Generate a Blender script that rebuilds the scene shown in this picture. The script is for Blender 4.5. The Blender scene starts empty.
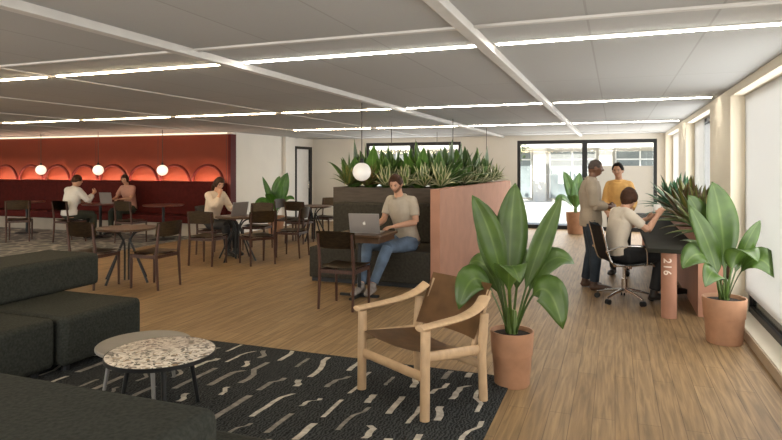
import bpy, bmesh, math, random
from math import sin, cos, pi, radians, sqrt
from mathutils import Vector, Matrix, noise

S = bpy.context.scene
COL = S.collection
random.seed(7)
V = Vector

# ------------------------------------------------------------------ camera, sky, sun, exposure
cam_d = bpy.data.cameras.new('camera')
cam = bpy.data.objects.new('camera', cam_d)
COL.objects.link(cam)
cam.location = (0, 0, 1.55)
cam.rotation_euler = (radians(90), 0, radians(20.57))
cam_d.sensor_width = 36
cam_d.lens = 36 * 597 / 782
cam_d.shift_y = -53 / 782
cam_d.clip_start = .05
cam_d.clip_end = 200
S.camera = cam

W = bpy.data.worlds.new('world')
S.world = W
W.use_nodes = True
wn = W.node_tree
bg = wn.nodes['Background']
sky = wn.nodes.new('ShaderNodeTexSky')
sky.sky_type = 'NISHITA'
sky.sun_disc = False
sky.sun_elevation = radians(42)
sky.sun_rotation = radians(200)
wn.links.new(sky.outputs[0], bg.inputs[0])
bg.inputs[1].default_value = .125

sun_d = bpy.data.lights.new('sun', 'SUN')
sun_d.energy = 6.0
sun_d.angle = radians(1)
sun_d.color = (1, .96, .88)
sun = bpy.data.objects.new('sun', sun_d)
COL.objects.link(sun)
sun.rotation_euler = (radians(50), 0, radians(-20))     # from behind the building, high

S.view_settings.view_transform = 'Standard'
S.view_settings.look = 'None'
S.view_settings.gamma = 1
S.view_settings.use_curve_mapping = False
S.view_settings.exposure = 1.0
STRIP = 6.0      # strength of the linear ceiling lamps
def fill_lamp(name, loc, rot, sx, sy, power, col=(1, .985, .95)):
    d = bpy.data.lights.new(name, 'AREA'); d.shape = 'RECTANGLE'; d.size = sx; d.size_y = sy; d.energy = power; d.color = col
    o = bpy.data.objects.new(name, d); COL.objects.link(o); o.location = loc; o.rotation_euler = rot
    return o
# added area lamps standing in for window light; front and side openings are made up
R90 = radians(90)
for x, p in ((-14.6, 25), (-10.6, 32), (-6.6, 58), (-2.6, 82)):
    fill_lamp('window_daylight', (x, -2.9, 1.25), (R90, 0, 0), 3.2, 2.0, p)  # fill behind the viewer, added to brighten the ceiling
for y, l, p in ((1.4, 2.2, 22), (5.45, 2.7, 26), (9.65, 2.5, 32), (13.55, 2.5, 26)):
    fill_lamp('window_daylight', (1.205, y, 1.3), (R90, 0, R90), l, 1.9, p)
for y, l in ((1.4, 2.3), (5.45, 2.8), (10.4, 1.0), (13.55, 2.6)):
    fill_lamp('blind_daylight', (1.275, y, 1.3), (R90, 0, R90), l, 1.9, 9 * l)  # lamps added between pane and blind to brighten the cloth
fill_lamp('window_daylight', (-.7, 15.41, 1.2), (-R90, 0, 0), 3.0, 2.0, 42)
fill_lamp('window_daylight', (-5.17, 15.41, 1.2), (-R90, 0, 0), 2.6, 2.0, 30)
fill_lamp('window_daylight', (-16.9, 4, 1.25), (R90, 0, -R90), 8, 2.0, 10)  # added fill at the unseen side wall
S.cycles.max_bounces = 8
S.cycles.diffuse_bounces = 5

# ------------------------------------------------------------------ materials
MATS = {}
def new_mat(name):
    m = bpy.data.materials.new(name)
    m.use_nodes = True
    nt = m.node_tree
    b = nt.nodes['Principled BSDF']
    return m, nt, b

def mat(name, col, rough=.6, metal=0, var=.12, scale=8, bump=0, spec=.4, stretch=None, trans=0):
    """procedural material: base colour varied by noise, optional bump"""
    if name in MATS: return MATS[name]
    m, nt, b = new_mat(name)
    tc = nt.nodes.new('ShaderNodeTexCoord')
    mp = nt.nodes.new('ShaderNodeMapping')
    if stretch: mp.inputs['Scale'].default_value = stretch
    nz = nt.nodes.new('ShaderNodeTexNoise')
    nz.inputs['Scale'].default_value = scale
    nz.inputs['Detail'].default_value = 5
    rp = nt.nodes.new('ShaderNodeValToRGB')
    c = V(col)
    lo = [max(0, x * (1 - var)) for x in c]; hi = [min(1, x * (1 + var)) for x in c]
    rp.color_ramp.elements[0].position = .3; rp.color_ramp.elements[0].color = (*lo, 1)
    rp.color_ramp.elements[1].position = .7; rp.color_ramp.elements[1].color = (*hi, 1)
    L = nt.links
    L.new(tc.outputs['Object'], mp.inputs[0]); L.new(mp.outputs[0], nz.inputs['Vector'])
    L.new(nz.outputs['Fac'], rp.inputs[0]); L.new(rp.outputs[0], b.inputs['Base Color'])
    b.inputs['Roughness'].default_value = rough
    b.inputs['Metallic'].default_value = metal
    b.inputs['Specular IOR Level'].default_value = spec
    if bump:
        bp = nt.nodes.new('ShaderNodeBump'); bp.inputs['Strength'].default_value = bump
        bp.inputs['Distance'].default_value = .01
        L.new(nz.outputs['Fac'], bp.inputs['Height']); L.new(bp.outputs[0], b.inputs['Normal'])
    MATS[name] = m
    return m

def emit(name, col, strength):
    if name in MATS: return MATS[name]
    m, nt, b = new_mat(name)
    b.inputs['Base Color'].default_value = (.8, .8, .8, 1)
    b.inputs['Emission Color'].default_value = (*col, 1)
    b.inputs['Emission Strength'].default_value = strength
    MATS[name] = m
    return m

def wood_floor():
    m, nt, b = new_mat('plank_floor')
    L = nt.links; N = nt.nodes
    tc = N.new('ShaderNodeTexCoord'); sp = N.new('ShaderNodeSeparateXYZ'); cb = N.new('ShaderNodeCombineXYZ')
    L.new(tc.outputs['Object'], sp.inputs[0])
    L.new(sp.outputs['Y'], cb.inputs['X']); L.new(sp.outputs['X'], cb.inputs['Y'])
    br = N.new('ShaderNodeTexBrick')
    br.offset = .37; br.inputs['Scale'].default_value = 1
    br.inputs['Brick Width'].default_value = 1.3; br.inputs['Row Height'].default_value = .13
    br.inputs['Mortar Size'].default_value = .0022; br.inputs['Bias'].default_value = 0
    br.inputs['Color1'].default_value = (.255, .166, .082, 1)
    br.inputs['Color2'].default_value = (.305, .207, .110, 1)
    br.inputs['Mortar'].default_value = (.14, .088, .046, 1)
    L.new(cb.outputs[0], br.inputs['Vector'])
    mp = N.new('ShaderNodeMapping'); mp.inputs['Scale'].default_value = (1.6, 26, 1)
    L.new(cb.outputs[0], mp.inputs[0])
    nz = N.new('ShaderNodeTexNoise'); nz.inputs['Scale'].default_value = 1.4; nz.inputs['Detail'].default_value = 7
    nz.inputs['Distortion'].default_value = .6
    L.new(mp.outputs[0], nz.inputs['Vector'])
    rp = N.new('ShaderNodeValToRGB')
    rp.color_ramp.elements[0].position = .32; rp.color_ramp.elements[0].color = (.62, .60, .57, 1)
    rp.color_ramp.elements[1].position = .66; rp.color_ramp.elements[1].color = (1.12, 1.08, 1.02, 1)
    L.new(nz.outputs['Fac'], rp.inputs[0])
    mx = N.new('ShaderNodeMix'); mx.data_type = 'RGBA'; mx.blend_type = 'MULTIPLY'; mx.inputs['Factor'].default_value = 1
    L.new(br.outputs['Color'], mx.inputs['A']); L.new(rp.outputs[0], mx.inputs['B'])
    L.new(mx.outputs['Result'], b.inputs['Base Color'])
    b.inputs['Roughness'].default_value = .55; b.inputs['Specular IOR Level'].default_value = .3
    bp = N.new('ShaderNodeBump'); bp.inputs['Strength'].default_value = .15; bp.inputs['Distance'].default_value = .004
    L.new(nz.outputs['Fac'], bp.inputs['Height']); L.new(bp.outputs[0], b.inputs['Normal'])
    return m

def grid_ceiling():
    m, nt, b = new_mat('ceiling_tiles')
    L = nt.links; N = nt.nodes
    tc = N.new('ShaderNodeTexCoord')
    mp = N.new('ShaderNodeMapping'); mp.inputs['Location'].default_value = (.78, -3.85, 0)
    L.new(tc.outputs['Object'], mp.inputs[0])
    br = N.new('ShaderNodeTexBrick'); br.offset = 0; br.inputs['Scale'].default_value = 1
    br.inputs['Brick Width'].default_value = .64; br.inputs['Row Height'].default_value = 1.885
    br.inputs['Mortar Size'].default_value = .007; br.inputs['Mortar Smooth'].default_value = .2
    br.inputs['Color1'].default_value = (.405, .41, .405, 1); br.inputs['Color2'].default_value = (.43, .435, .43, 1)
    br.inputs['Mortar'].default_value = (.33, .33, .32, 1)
    L.new(mp.outputs[0], br.inputs['Vector'])
    nz = N.new('ShaderNodeTexNoise'); nz.inputs['Scale'].default_value = 60
    L.new(tc.outputs['Object'], nz.inputs['Vector'])
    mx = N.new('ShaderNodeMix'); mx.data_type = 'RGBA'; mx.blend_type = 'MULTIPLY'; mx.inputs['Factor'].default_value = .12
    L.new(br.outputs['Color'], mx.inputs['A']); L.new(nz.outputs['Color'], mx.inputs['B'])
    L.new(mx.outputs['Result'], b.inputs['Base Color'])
    b.inputs['Roughness'].default_value = .85
    return m

def terrazzo():
    m, nt, b = new_mat('terrazzo')
    L = nt.links; N = nt.nodes
    tc = N.new('ShaderNodeTexCoord')
    vo = N.new('ShaderNodeTexVoronoi'); vo.inputs['Scale'].default_value = 55
    nz = N.new('ShaderNodeTexNoise'); nz.inputs['Scale'].default_value = 16
    ad = N.new('ShaderNodeMix'); ad.data_type = 'RGBA'; ad.inputs['Factor'].default_value = .08
    L.new(tc.outputs['Object'], ad.inputs['A']); L.new(nz.outputs['Color'], ad.inputs['B'])
    L.new(tc.outputs['Object'], nz.inputs['Vector'])
    L.new(ad.outputs['Result'], vo.inputs['Vector'])
    sp = N.new('ShaderNodeSeparateColor'); L.new(vo.outputs['Color'], sp.inputs[0])
    rp = N.new('ShaderNodeValToRGB'); rp.color_ramp.interpolation = 'CONSTANT'
    e = rp.color_ramp.elements
    e[0].position = 0; e[0].color = (.07, .06, .05, 1)
    e[1].position = .2; e[1].color = (.50, .46, .41, 1)
    for p, c in ((.5, (.28, .24, .20, 1)), (.62, (.66, .62, .57, 1)), (.86, (.24, .16, .09, 1)), (.92, (.55, .51, .46, 1))):
        x = e.new(p); x.color = c
    L.new(sp.outputs[0], rp.inputs[0])
    L.new(rp.outputs[0], b.inputs['Base Color'])
    b.inputs['Roughness'].default_value = .35
    return m

def carpet_mat():
    m, nt, b = new_mat('mottled_carpet')
    L = nt.links; N = nt.nodes
    tc = N.new('ShaderNodeTexCoord')
    vo = N.new('ShaderNodeTexVoronoi'); vo.inputs['Scale'].default_value = 3.2
    vo.feature = 'DISTANCE_TO_EDGE'
    L.new(tc.outputs['Object'], vo.inputs['Vector'])
    nz = N.new('ShaderNodeTexNoise'); nz.inputs['Scale'].default_value = 5; nz.inputs['Detail'].default_value = 6
    L.new(tc.outputs['Object'], nz.inputs['Vector'])
    ml = N.new('ShaderNodeMath'); ml.operation = 'MULTIPLY'
    L.new(vo.outputs['Distance'], ml.inputs[0]); ml.inputs[1].default_value = 2.5
    ad = N.new('ShaderNodeMath'); L.new(ml.outputs[0], ad.inputs[0]); L.new(nz.outputs['Fac'], ad.inputs[1])
    rp = N.new('ShaderNodeValToRGB')
    rp.color_ramp.elements[0].position = .5; rp.color_ramp.elements[0].color = (.30, .275, .24, 1)
    rp.color_ramp.elements[1].position = .85; rp.color_ramp.elements[1].color = (.10, .10, .095, 1)
    L.new(ad.outputs[0], rp.inputs[0]); L.new(rp.outputs[0], b.inputs['Base Color'])
    b.inputs['Roughness'].default_value = .95
    return m

def leaf_mat(name, c1, c2, edge=None, rough=.38):
    """leaf: colour runs from midrib to margin by the mesh UV, noise varies it"""
    if name in MATS: return MATS[name]
    m, nt, b = new_mat(name)
    L = nt.links; N = nt.nodes
    uv = N.new('ShaderNodeUVMap'); uv.uv_map = 'UVMap'
    sp = N.new('ShaderNodeSeparateXYZ'); L.new(uv.outputs[0], sp.inputs[0])
    rp = N.new('ShaderNodeValToRGB'); e = rp.color_ramp.elements
    e[0].position = 0; e[0].color = (*c2, 1)
    e[1].position = .12; e[1].color = (*c1, 1)
    if edge:
        x = e.new(.50); x.color = (*c1, 1); x = e.new(.62); x.color = (*edge, 1)
    L.new(sp.outputs[0], rp.inputs[0])
    tc = N.new('ShaderNodeTexCoord'); nz = N.new('ShaderNodeTexNoise'); nz.inputs['Scale'].default_value = 7
    L.new(tc.outputs['Object'], nz.inputs['Vector'])
    r2 = N.new('ShaderNodeValToRGB')
    r2.color_ramp.elements[0].position = .3; r2.color_ramp.elements[0].color = (.62, .66, .6, 1)
    r2.color_ramp.elements[1].position = .7; r2.color_ramp.elements[1].color = (1.15, 1.12, 1, 1)
    L.new(nz.outputs['Fac'], r2.inputs[0])
    mx = N.new('ShaderNodeMix'); mx.data_type = 'RGBA'; mx.blend_type = 'MULTIPLY'; mx.inputs['Factor'].default_value = 1
    L.new(rp.outputs[0], mx.inputs['A']); L.new(r2.outputs[0], mx.inputs['B'])
    L.new(mx.outputs['Result'], b.inputs['Base Color'])
    b.inputs['Roughness'].default_value = rough
    b.inputs['Subsurface Weight'].default_value = 0
    MATS[name] = m
    return m

M = dict(
    wall=mat('white_wall', (.78, .75, .69), .85, var=.03, scale=2),
    beige=mat('beige_wall', (.70, .64, .52), .85, var=.04, scale=2),
    red=None,
    darkred=mat('dark_red_leather', (.070, .008, .006), .75, var=.2, scale=12, bump=.1, spec=.15),
    hoop=mat('dark_red_metal', (.085, .007, .006), .6, var=.1, spec=.2),
    black=mat('black_metal', (.012, .013, .014), .45, var=.1),
    wood=mat('dark_wood', (.050, .019, .010), .45, var=.4, scale=5, stretch=(14, 14, 1)),
    woodseat=mat('dark_wood_panel', (.060, .036, .014), .5, var=.4, scale=4, stretch=(2, 20, 20)),
    oak=mat('pale_oak', (.50, .345, .205), .5, var=.12, scale=5, stretch=(2, 6, 2)),
    table=mat('table_wood', (.080, .042, .020), .4, var=.3, scale=4, stretch=(2, 16, 1)),
    leather=mat('brown_leather', (.185, .098, .040), .5, var=.2, scale=9, bump=.12),
    sofa=mat('charcoal_fabric', (.030, .032, .027), .95, var=.3, scale=60, bump=.35, spec=.15),
    bench=mat('dark_bench_fabric', (.040, .036, .028), .9, var=.25, scale=30, bump=.2, spec=.2),
    planter=mat('dark_planter_board', (.062, .048, .036), .7, var=.25, scale=5, stretch=(1, 10, 10)),
    pink=mat('terracotta_plaster', (.40, .205, .135), .8, var=.08, scale=5, bump=.05),
    pot=mat('terracotta_pot', (.40, .215, .125), .75, var=.12, scale=9, bump=.08),
    soil=mat('soil', (.02, .014, .01), .95, var=.4, scale=50, bump=.6),
    slate=mat('dark_desk_top', (.026, .025, .019), .85, var=.12, scale=4, spec=.12),
    globe=emit('opal_globe', (1, .84, .64), .5),
    globelow=emit('opal_globe_daylit', (1, .90, .74), .12),
    cord=mat('dark_cord', (.06, .05, .045), .6),
    rail=mat('grey_rail', (.55, .54, .52), .5, var=.05),
    lampbody=mat('lamp_housing', (.7, .7, .68), .5, var=.03),
    silver=mat('silver_laptop', (.36, .34, .33), .38, metal=.6, var=.04),
    logo=mat('pale_logo', (.85, .83, .8), .4, var=.02),
    screen=mat('laptop_screen', (.02, .02, .025), .2, var=.1),
    chrome=mat('chrome', (.62, .60, .57), .2, metal=1, var=.03),
    mesh=mat('black_mesh_fabric', (.012, .012, .013), .7, var=.2, scale=90, bump=.2),
    grey=mat('grey_table_top', (.19, .18, .165), .5, var=.1, scale=5),
    greyleg=mat('grey_leg_metal', (.24, .23, .22), .45, metal=.4, var=.1),
    blind=None,
    glassdark=mat('dark_glass', (.02, .028, .03), .12, var=.2, scale=2),
    skirting=mat('tan_skirting', (.40, .31, .22), .7, var=.1, scale=4),
    white=mat('white_paint', (.8, .79, .77), .5, var=.03),
)

def blind_mat():
    m, nt, b = new_mat('white_blind')
    N = nt.nodes; L = nt.links
    tc = N.new('ShaderNodeTexCoord'); wv = N.new('ShaderNodeTexWave'); wv.bands_direction = 'Z'; wv.inputs['Scale'].default_value = 60
    L.new(tc.outputs['Object'], wv.inputs['Vector'])
    rp = N.new('ShaderNodeValToRGB'); rp.color_ramp.elements[0].color = (.76, .76, .75, 1); rp.color_ramp.elements[1].color = (.82, .82, .81, 1)
    L.new(wv.outputs['Fac'], rp.inputs[0])
    tl = N.new('ShaderNodeBsdfTranslucent'); df = N.new('ShaderNodeBsdfDiffuse')
    L.new(rp.outputs[0], tl.inputs[0]); L.new(rp.outputs[0], df.inputs[0])
    mx = N.new('ShaderNodeMixShader'); mx.inputs[0].default_value = .45
    L.new(df.outputs[0], mx.inputs[1]); L.new(tl.outputs[0], mx.inputs[2]); L.new(mx.outputs[0], N['Material Output'].inputs['Surface'])
    return m
M['blind'] = blind_mat()

# ------------------------------------------------------------------ object helpers
def tag(o, label=None, cat=None, group=None, kind=None):
    if label: o['label'] = label
    if cat: o['category'] = cat
    if group: o['group'] = group
    if kind: o['kind'] = kind
    return o

def thing(name, label, cat, loc=(0, 0, 0), rz=0, group=None):
    o = bpy.data.objects.new(name, None)
    o.empty_display_size = .1
    COL.objects.link(o)
    o.location = loc; o.rotation_euler = (0, 0, rz)
    return tag(o, label, cat, group)

def build(name, bm, m, parent=None, smooth=False, bevel=0, subsurf=0, sharp=40):
    bmesh.ops.recalc_face_normals(bm, faces=bm.faces)
    me = bpy.data.meshes.new(name)
    bm.to_mesh(me); bm.free()
    ms = m if isinstance(m, (list, tuple)) else [m]
    for x in ms: me.materials.append(x)
    if smooth:
        for p in me.polygons: p.use_smooth = True
        try: me.set_sharp_from_angle(angle=radians(sharp))
        except Exception: pass
    o = bpy.data.objects.new(name, me)
    COL.objects.link(o)
    if parent: o.parent = parent
    if bevel:
        md = o.modifiers.new('bevel', 'BEVEL'); md.width = bevel; md.segments = 3; md.limit_method = 'ANGLE'
        for p in me.polygons: p.use_smooth = True
        md.harden_normals = False
        try: me.set_sharp_from_angle(angle=radians(80))
        except Exception: pass
    if subsurf:
        md = o.modifiers.new('subsurf', 'SUBSURF'); md.levels = subsurf; md.render_levels = subsurf
    return o

def struct(name, bm, m, parent=None, **k):
    o = build(name, bm, m, parent, **k)
    if not parent: o['kind'] = 'structure'
    return o

def box(bm, x0, x1, y0, y1, z0, z1, mi=0, mtx=None):
    vs = [bm.verts.new((x, y, z)) for z in (z0, z1) for y in (y0, y1) for x in (x0, x1)]
    fs = [(0, 2, 3, 1), (4, 5, 7, 6), (0, 1, 5, 4), (2, 6, 7, 3), (0, 4, 6, 2), (1, 3, 7, 5)]
    for f in fs:
        fc = bm.faces.new([vs[i] for i in f]); fc.material_index = mi
    if mtx: bmesh.ops.transform(bm, matrix=mtx, verts=vs)
    return vs

def B(*a):
    bm = bmesh.new(); box(bm, *a); return bm

def frame_from(t, hint):
    t = t.normalized()
    s = hint - t * hint.dot(t)
    if s.length < 1e-4:
        s = V((1, 0, 0)) - t * t.x
        if s.length < 1e-3: s = V((0, 1, 0)) - t * t.y
    s.normalize()
    return s, t.cross(s)

def tube(bm, pts, rad, hint=(1, 0, 0), n=10, cap=.5, mi=0):
    """loft of elliptical rings along pts; rad = number, list of numbers, or list of (a, b)"""
    pts = [V(p) for p in pts]
    if not isinstance(rad, (list, tuple)): rad = [rad] * len(pts)
    rad = [(r, r) if not isinstance(r, (tuple, list)) else r for r in rad]
    hint = V(hint)
    rings = []
    for i, p in enumerate(pts):
        a = pts[max(0, i - 1)]; c = pts[min(len(pts) - 1, i + 1)]
        t = (c - a)
        if t.length < 1e-6: t = V((0, 0, 1))
        s, u = frame_from(t, hint)
        rings.append([bm.verts.new(p + s * (rad[i][0] * cos(2 * pi * k / n)) + u * (rad[i][1] * sin(2 * pi * k / n))) for k in range(n)])
    for i in range(len(rings) - 1):
        for k in range(n):
            f = bm.faces.new((rings[i][k], rings[i][(k + 1) % n], rings[i + 1][(k + 1) % n], rings[i + 1][k])); f.material_index = mi
    for ring, p, q, r in ((rings[0], pts[0], pts[1], rad[0]), (rings[-1], pts[-1], pts[-2], rad[-1])):
        d = (p - q)
        if d.length > 1e-6: d.normalize()
        c = bm.verts.new(p + d * min(r) * cap)
        for k in range(n):
            f = bm.faces.new((ring[k], ring[(k + 1) % n], c)); f.material_index = mi

def bez(p, n=8):
    """smooth Catmull-Rom through points"""
    p = [V(x) for x in p]
    out = []
    for i in range(len(p) - 1):
        a = p[max(0, i - 1)]; b = p[i]; c = p[i + 1]; d = p[min(len(p) - 1, i + 2)]
        for k in range(n):
            t = k / n
            out.append(.5 * ((2 * b) + (c - a) * t + (2 * a - 5 * b + 4 * c - d) * t * t + (3 * b - a - 3 * c + d) * t ** 3))
    out.append(p[-1])
    return out

def lathe(bm, prof, n=32, c=(0, 0), mi=0):
    rings = []
    for r, z in prof:
        if r < 1e-5: rings.append([bm.verts.new((c[0], c[1], z))])
        else: rings.append([bm.verts.new((c[0] + r * cos(2 * pi * k / n), c[1] + r * sin(2 * pi * k / n), z)) for k in range(n)])
    for a, b in zip(rings, rings[1:]):
        for k in range(n):
            j = (k + 1) % n
            if len(a) == 1 and len(b) == 1: continue
            if len(a) == 1: f = bm.faces.new((a[0], b[j], b[k]))
            elif len(b) == 1: f = bm.faces.new((a[k], a[j], b[0]))
            else: f = bm.faces.new((a[k], a[j], b[j], b[k]))
            f.material_index = mi
def Lth(prof, n=32):
    bm = bmesh.new(); lathe(bm, prof, n); return bm

def sphere(bm, c, r, n=16, sc=(1, 1, 1)):
    m = Matrix.Translation(c) @ Matrix.Diagonal((*[r * s for s in sc], 1))
    bmesh.ops.create_uvsphere(bm, u_segments=n * 2, v_segments=n, radius=1, matrix=m)

def dup(root, loc, rz, label, group=None):
    r = root.copy(); COL.objects.link(r)
    r.location = loc; r.rotation_euler = (0, 0, rz)
    r['label'] = label
    if group: r['group'] = group
    for ch in list(root.children):
        c = ch.copy(); COL.objects.link(c); c.parent = r
        for g in list(ch.children):
            d = g.copy(); COL.objects.link(d); d.parent = c
    return r

# ------------------------------------------------------------------ the room
H = 2.35
XL, XR, YB, YF = -17.0, 1.1, -3.0, 15.4
bm = B(XL, XR + .4, YB, YF + .15, -.12, 0)
struct('floor', bm, wood_floor())
bm = B(XL, XR + .4, YB, YF + .3, H, H + .15)
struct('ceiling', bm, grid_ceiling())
bm = bmesh.new(); xs = XL - .15
for x in (-14.6, -10.6, -6.6, -2.6):  # openings added to hold the fill lamps
    box(bm, xs, x - 1.65, YB - .15, YB, 0, H); box(bm, x - 1.65, x + 1.65, YB - .15, YB, 0, .2); box(bm, x - 1.65, x + 1.65, YB - .15, YB, 2.28, H); xs = x + 1.65
box(bm, xs, XR + .4, YB - .15, YB, 0, H)
struct('wall_front', bm, M['wall'])
bm = bmesh.new(); box(bm, XL - .15, XL, YB, -.1, 0, H); box(bm, XL - .15, XL, 8.1, 11.6, 0, H); box(bm, XL - .15, XL, -.1, 8.1, 0, .2); box(bm, XL - .15, XL, -.1, 8.1, 2.28, H)  # unseen wall, its opening added for a fill lamp
struct('wall_side', bm, M['wall'])

# red wall with panel joints
def red_mat():
    m, nt, b = new_mat('red_panel')
    L = nt.links; N = nt.nodes
    tc = N.new('ShaderNodeTexCoord'); sp = N.new('ShaderNodeSeparateXYZ'); L.new(tc.outputs['Object'], sp.inputs[0])
    a = N.new('ShaderNodeMath'); a.operation = 'ADD'; a.inputs[1].default_value = 20.08
    L.new(sp.outputs['X'], a.inputs[0])
    md = N.new('ShaderNodeMath'); md.operation = 'MODULO'; md.inputs[1].default_value = 1.96; L.new(a.outputs[0], md.inputs[0])
    lt = N.new('ShaderNodeMath'); lt.operation = 'LESS_THAN'; lt.inputs[1].default_value = .02; L.new(md.outputs[0], lt.inputs[0])
    nz = N.new('ShaderNodeTexNoise'); nz.inputs['Scale'].default_value = 3; L.new(tc.outputs['Object'], nz.inputs['Vector'])
    rp = N.new('ShaderNodeValToRGB')
    rp.color_ramp.elements[0].color = (.150, .017, .0015, 1); rp.color_ramp.elements[1].color = (.172, .021, .002, 1)
    L.new(nz.outputs['Fac'], rp.inputs[0])
    mx = N.new('ShaderNodeMix'); mx.data_type = 'RGBA'; L.new(lt.outputs[0], mx.inputs['Factor'])
    L.new(rp.outputs[0], mx.inputs['A']); mx.inputs['B'].default_value = (.10, .02, .012, 1)
    L.new(mx.outputs['Result'], b.inputs['Base Color']); b.inputs['Roughness'].default_value = .7
    return m
bm = bmesh.new(); box(bm, XL, -8.19, 11.45, 11.6, 0, H - .05)
struct('wall_rear', bm, red_mat())
struct('trim_1', B(-8.24, -8.17, 11.41, 11.62, 0, H - .05), M['hoop'])
struct('trim_2', B(XL, -8.19, 11.47, 11.6, H - .05, H), M['wall'])

# wall on the left of the far bay, with a glazed door
bm = bmesh.new()
box(bm, -8.34, -8.19, 11.62, 14.36, 0, H); box(bm, -8.34, -8.19, 14.36, 15.3, 2.12, H); box(bm, -8.34, -8.19, 15.3, YF, 0, H)
struct('wall_left', bm, M['wall'])
struct('trim_3', B(-8.19, -8.09, 13.70, 13.86, 0, H), M['wall'])
d1 = bpy.data.objects.new('door_1', None); COL.objects.link(d1); d1['kind'] = 'structure'; d1.location = (-8.2, 14.83, 0)
bm = bmesh.new()
box(bm, -.06, .03, -.47, -.40, 0, 2.12); box(bm, -.06, .03, .33, .47, 0, 2.12); box(bm, -.06, .03, -.40, .33, 2.05, 2.12)
build('door_frame', bm, M['black'], d1)
build('door_leaf', B(-.05, -.01, -.40, .33, 0, 2.05), M['white'], d1)
bm = bmesh.new(); tube(bm, [(.0, .26, .95), (.04, .26, .95), (.04, .26, 1.15), (0, .26, 1.15)], .01, (0, 1, 0)); build('handle', bm, M['chrome'], d1, smooth=True)

# far wall with three glazed openings
bm = bmesh.new()
ops = [(-6.53, -3.81), (-2.34, .93)]
xs = -8.34
for a, b_ in ops:
    box(bm, xs, a, YF, YF + .15, 0, H); box(bm, a, b_, YF, YF + .15, 2.22, H); xs = b_
box(bm, xs, XR + .4, YF, YF + .15, 0, H)
struct('wall_far', bm, M['wall'])

def glass_mat():
    m, nt, b = new_mat('clear_glass')
    N = nt.nodes; L = nt.links
    tr = N.new('ShaderNodeBsdfTransparent'); gl = N.new('ShaderNodeBsdfGlossy'); gl.inputs['Roughness'].default_value = .02
    tr.inputs[0].default_value = (.94, .96, .95, 1)
    mx = N.new('ShaderNodeMixShader'); mx.inputs[0].default_value = .04
    L.new(tr.outputs[0], mx.inputs[1]); L.new(gl.outputs[0], mx.inputs[2])
    L.new(mx.outputs[0], N['Material Output'].inputs['Surface'])
    return m
GLASS = glass_mat()
def frosted():
    m, nt, b = new_mat('frosted_film')
    N = nt.nodes; L = nt.links
    tl = N.new('ShaderNodeBsdfTranslucent'); tl.inputs[0].default_value = (.80, .76, .70, 1)
    df = N.new('ShaderNodeBsdfDiffuse'); df.inputs[0].default_value = (.70, .67, .62, 1)
    mx = N.new('ShaderNodeMixShader'); mx.inputs[0].default_value = .5
    L.new(tl.outputs[0], mx.inputs[1]); L.new(df.outputs[0], mx.inputs[2])
    L.new(mx.outputs[0], N['Material Output'].inputs['Surface'])
    return m
FROST = frosted()
def far_window(name, x0, x1, mull, film=None):
    w = bpy.data.objects.new(name, None); COL.objects.link(w); w['kind'] = 'structure'; w.location = ((x0 + x1) / 2, YF, 0)
    c = (x0 + x1) / 2; a, b_ = x0 - c, x1 - c
    bm = bmesh.new(); y0, y1 = .02, .10
    box(bm, a, b_, y0, y1, 0, .09); box(bm, a, b_, y0, y1, 2.13, 2.22)
    box(bm, a, a + .075, y0, y1, .09, 2.13); box(bm, b_ - .075, b_, y0, y1, .09, 2.13)
    for q in mull: box(bm, q - c - .06, q - c + .06, y0 - .01, y1, .09, 2.13)
    build('window_frame', bm, M['black'], w)
    build('pane', B(a + .07, b_ - .07, .055, .062, .09, 2.13), GLASS, w)
    if film: build('frosted_film', B(film[0] - c, film[1] - c, .045, .050, .09, 1.58), FROST, w)
far_window('window_1', -6.53, -3.81, [-5.17])
far_window('window_2', -2.34, .93, [-.70], (-.62, .85))

# right wall: piers and full-height windows with white blinds
bm = bmesh.new()
ROP = [(.2, 2.6), (4.0, 6.9), (8.3, 11.0), (12.2, 14.9)]
ys = YB
for a, b_ in ROP:
    box(bm, XR, XR + .22, ys, a, 0, H); box(bm, XR, XR + .22, a, b_, 2.27, H); box(bm, XR, XR + .22, a, b_, 0, .1); ys = b_
box(bm, XR, XR + .22, ys, YF, 0, H)
struct('wall_right', bm, M['beige'])
struct('wall_outer', B(XR + .22, XR + .3, YB, YF, 0, H), M['wall'])
for i, (a, b_) in enumerate(ROP):
    w = bpy.data.objects.new('window_%d' % (i + 3), None); COL.objects.link(w); w['kind'] = 'structure'; w.location = (XR + .16, (a + b_) / 2, 0)
    h = (b_ - a) / 2
    build('pane', B(.03, .045, -h, h, .1, 2.27), M['glassdark'], w)
    bm = bmesh.new()
    for y in (-h, h - .06): box(bm, -.0, .05, y, y + .06, .1, 2.27)
    box(bm, 0, .05, -h, h, .1, .16); box(bm, 0, .05, -h, h, 2.21, 2.27)
    build('window_frame', bm, M['black'], w)
    o = 1.62 if i == 2 else .06
    build('blind', B(-.03, -.018, -h + o, h, .3, 2.27), M['blind'], w)
bm = bmesh.new()
box(bm, XR - .012, XR, YB, YF, 0, .09)
struct('baseboard_right', bm, M['skirting'])

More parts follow.
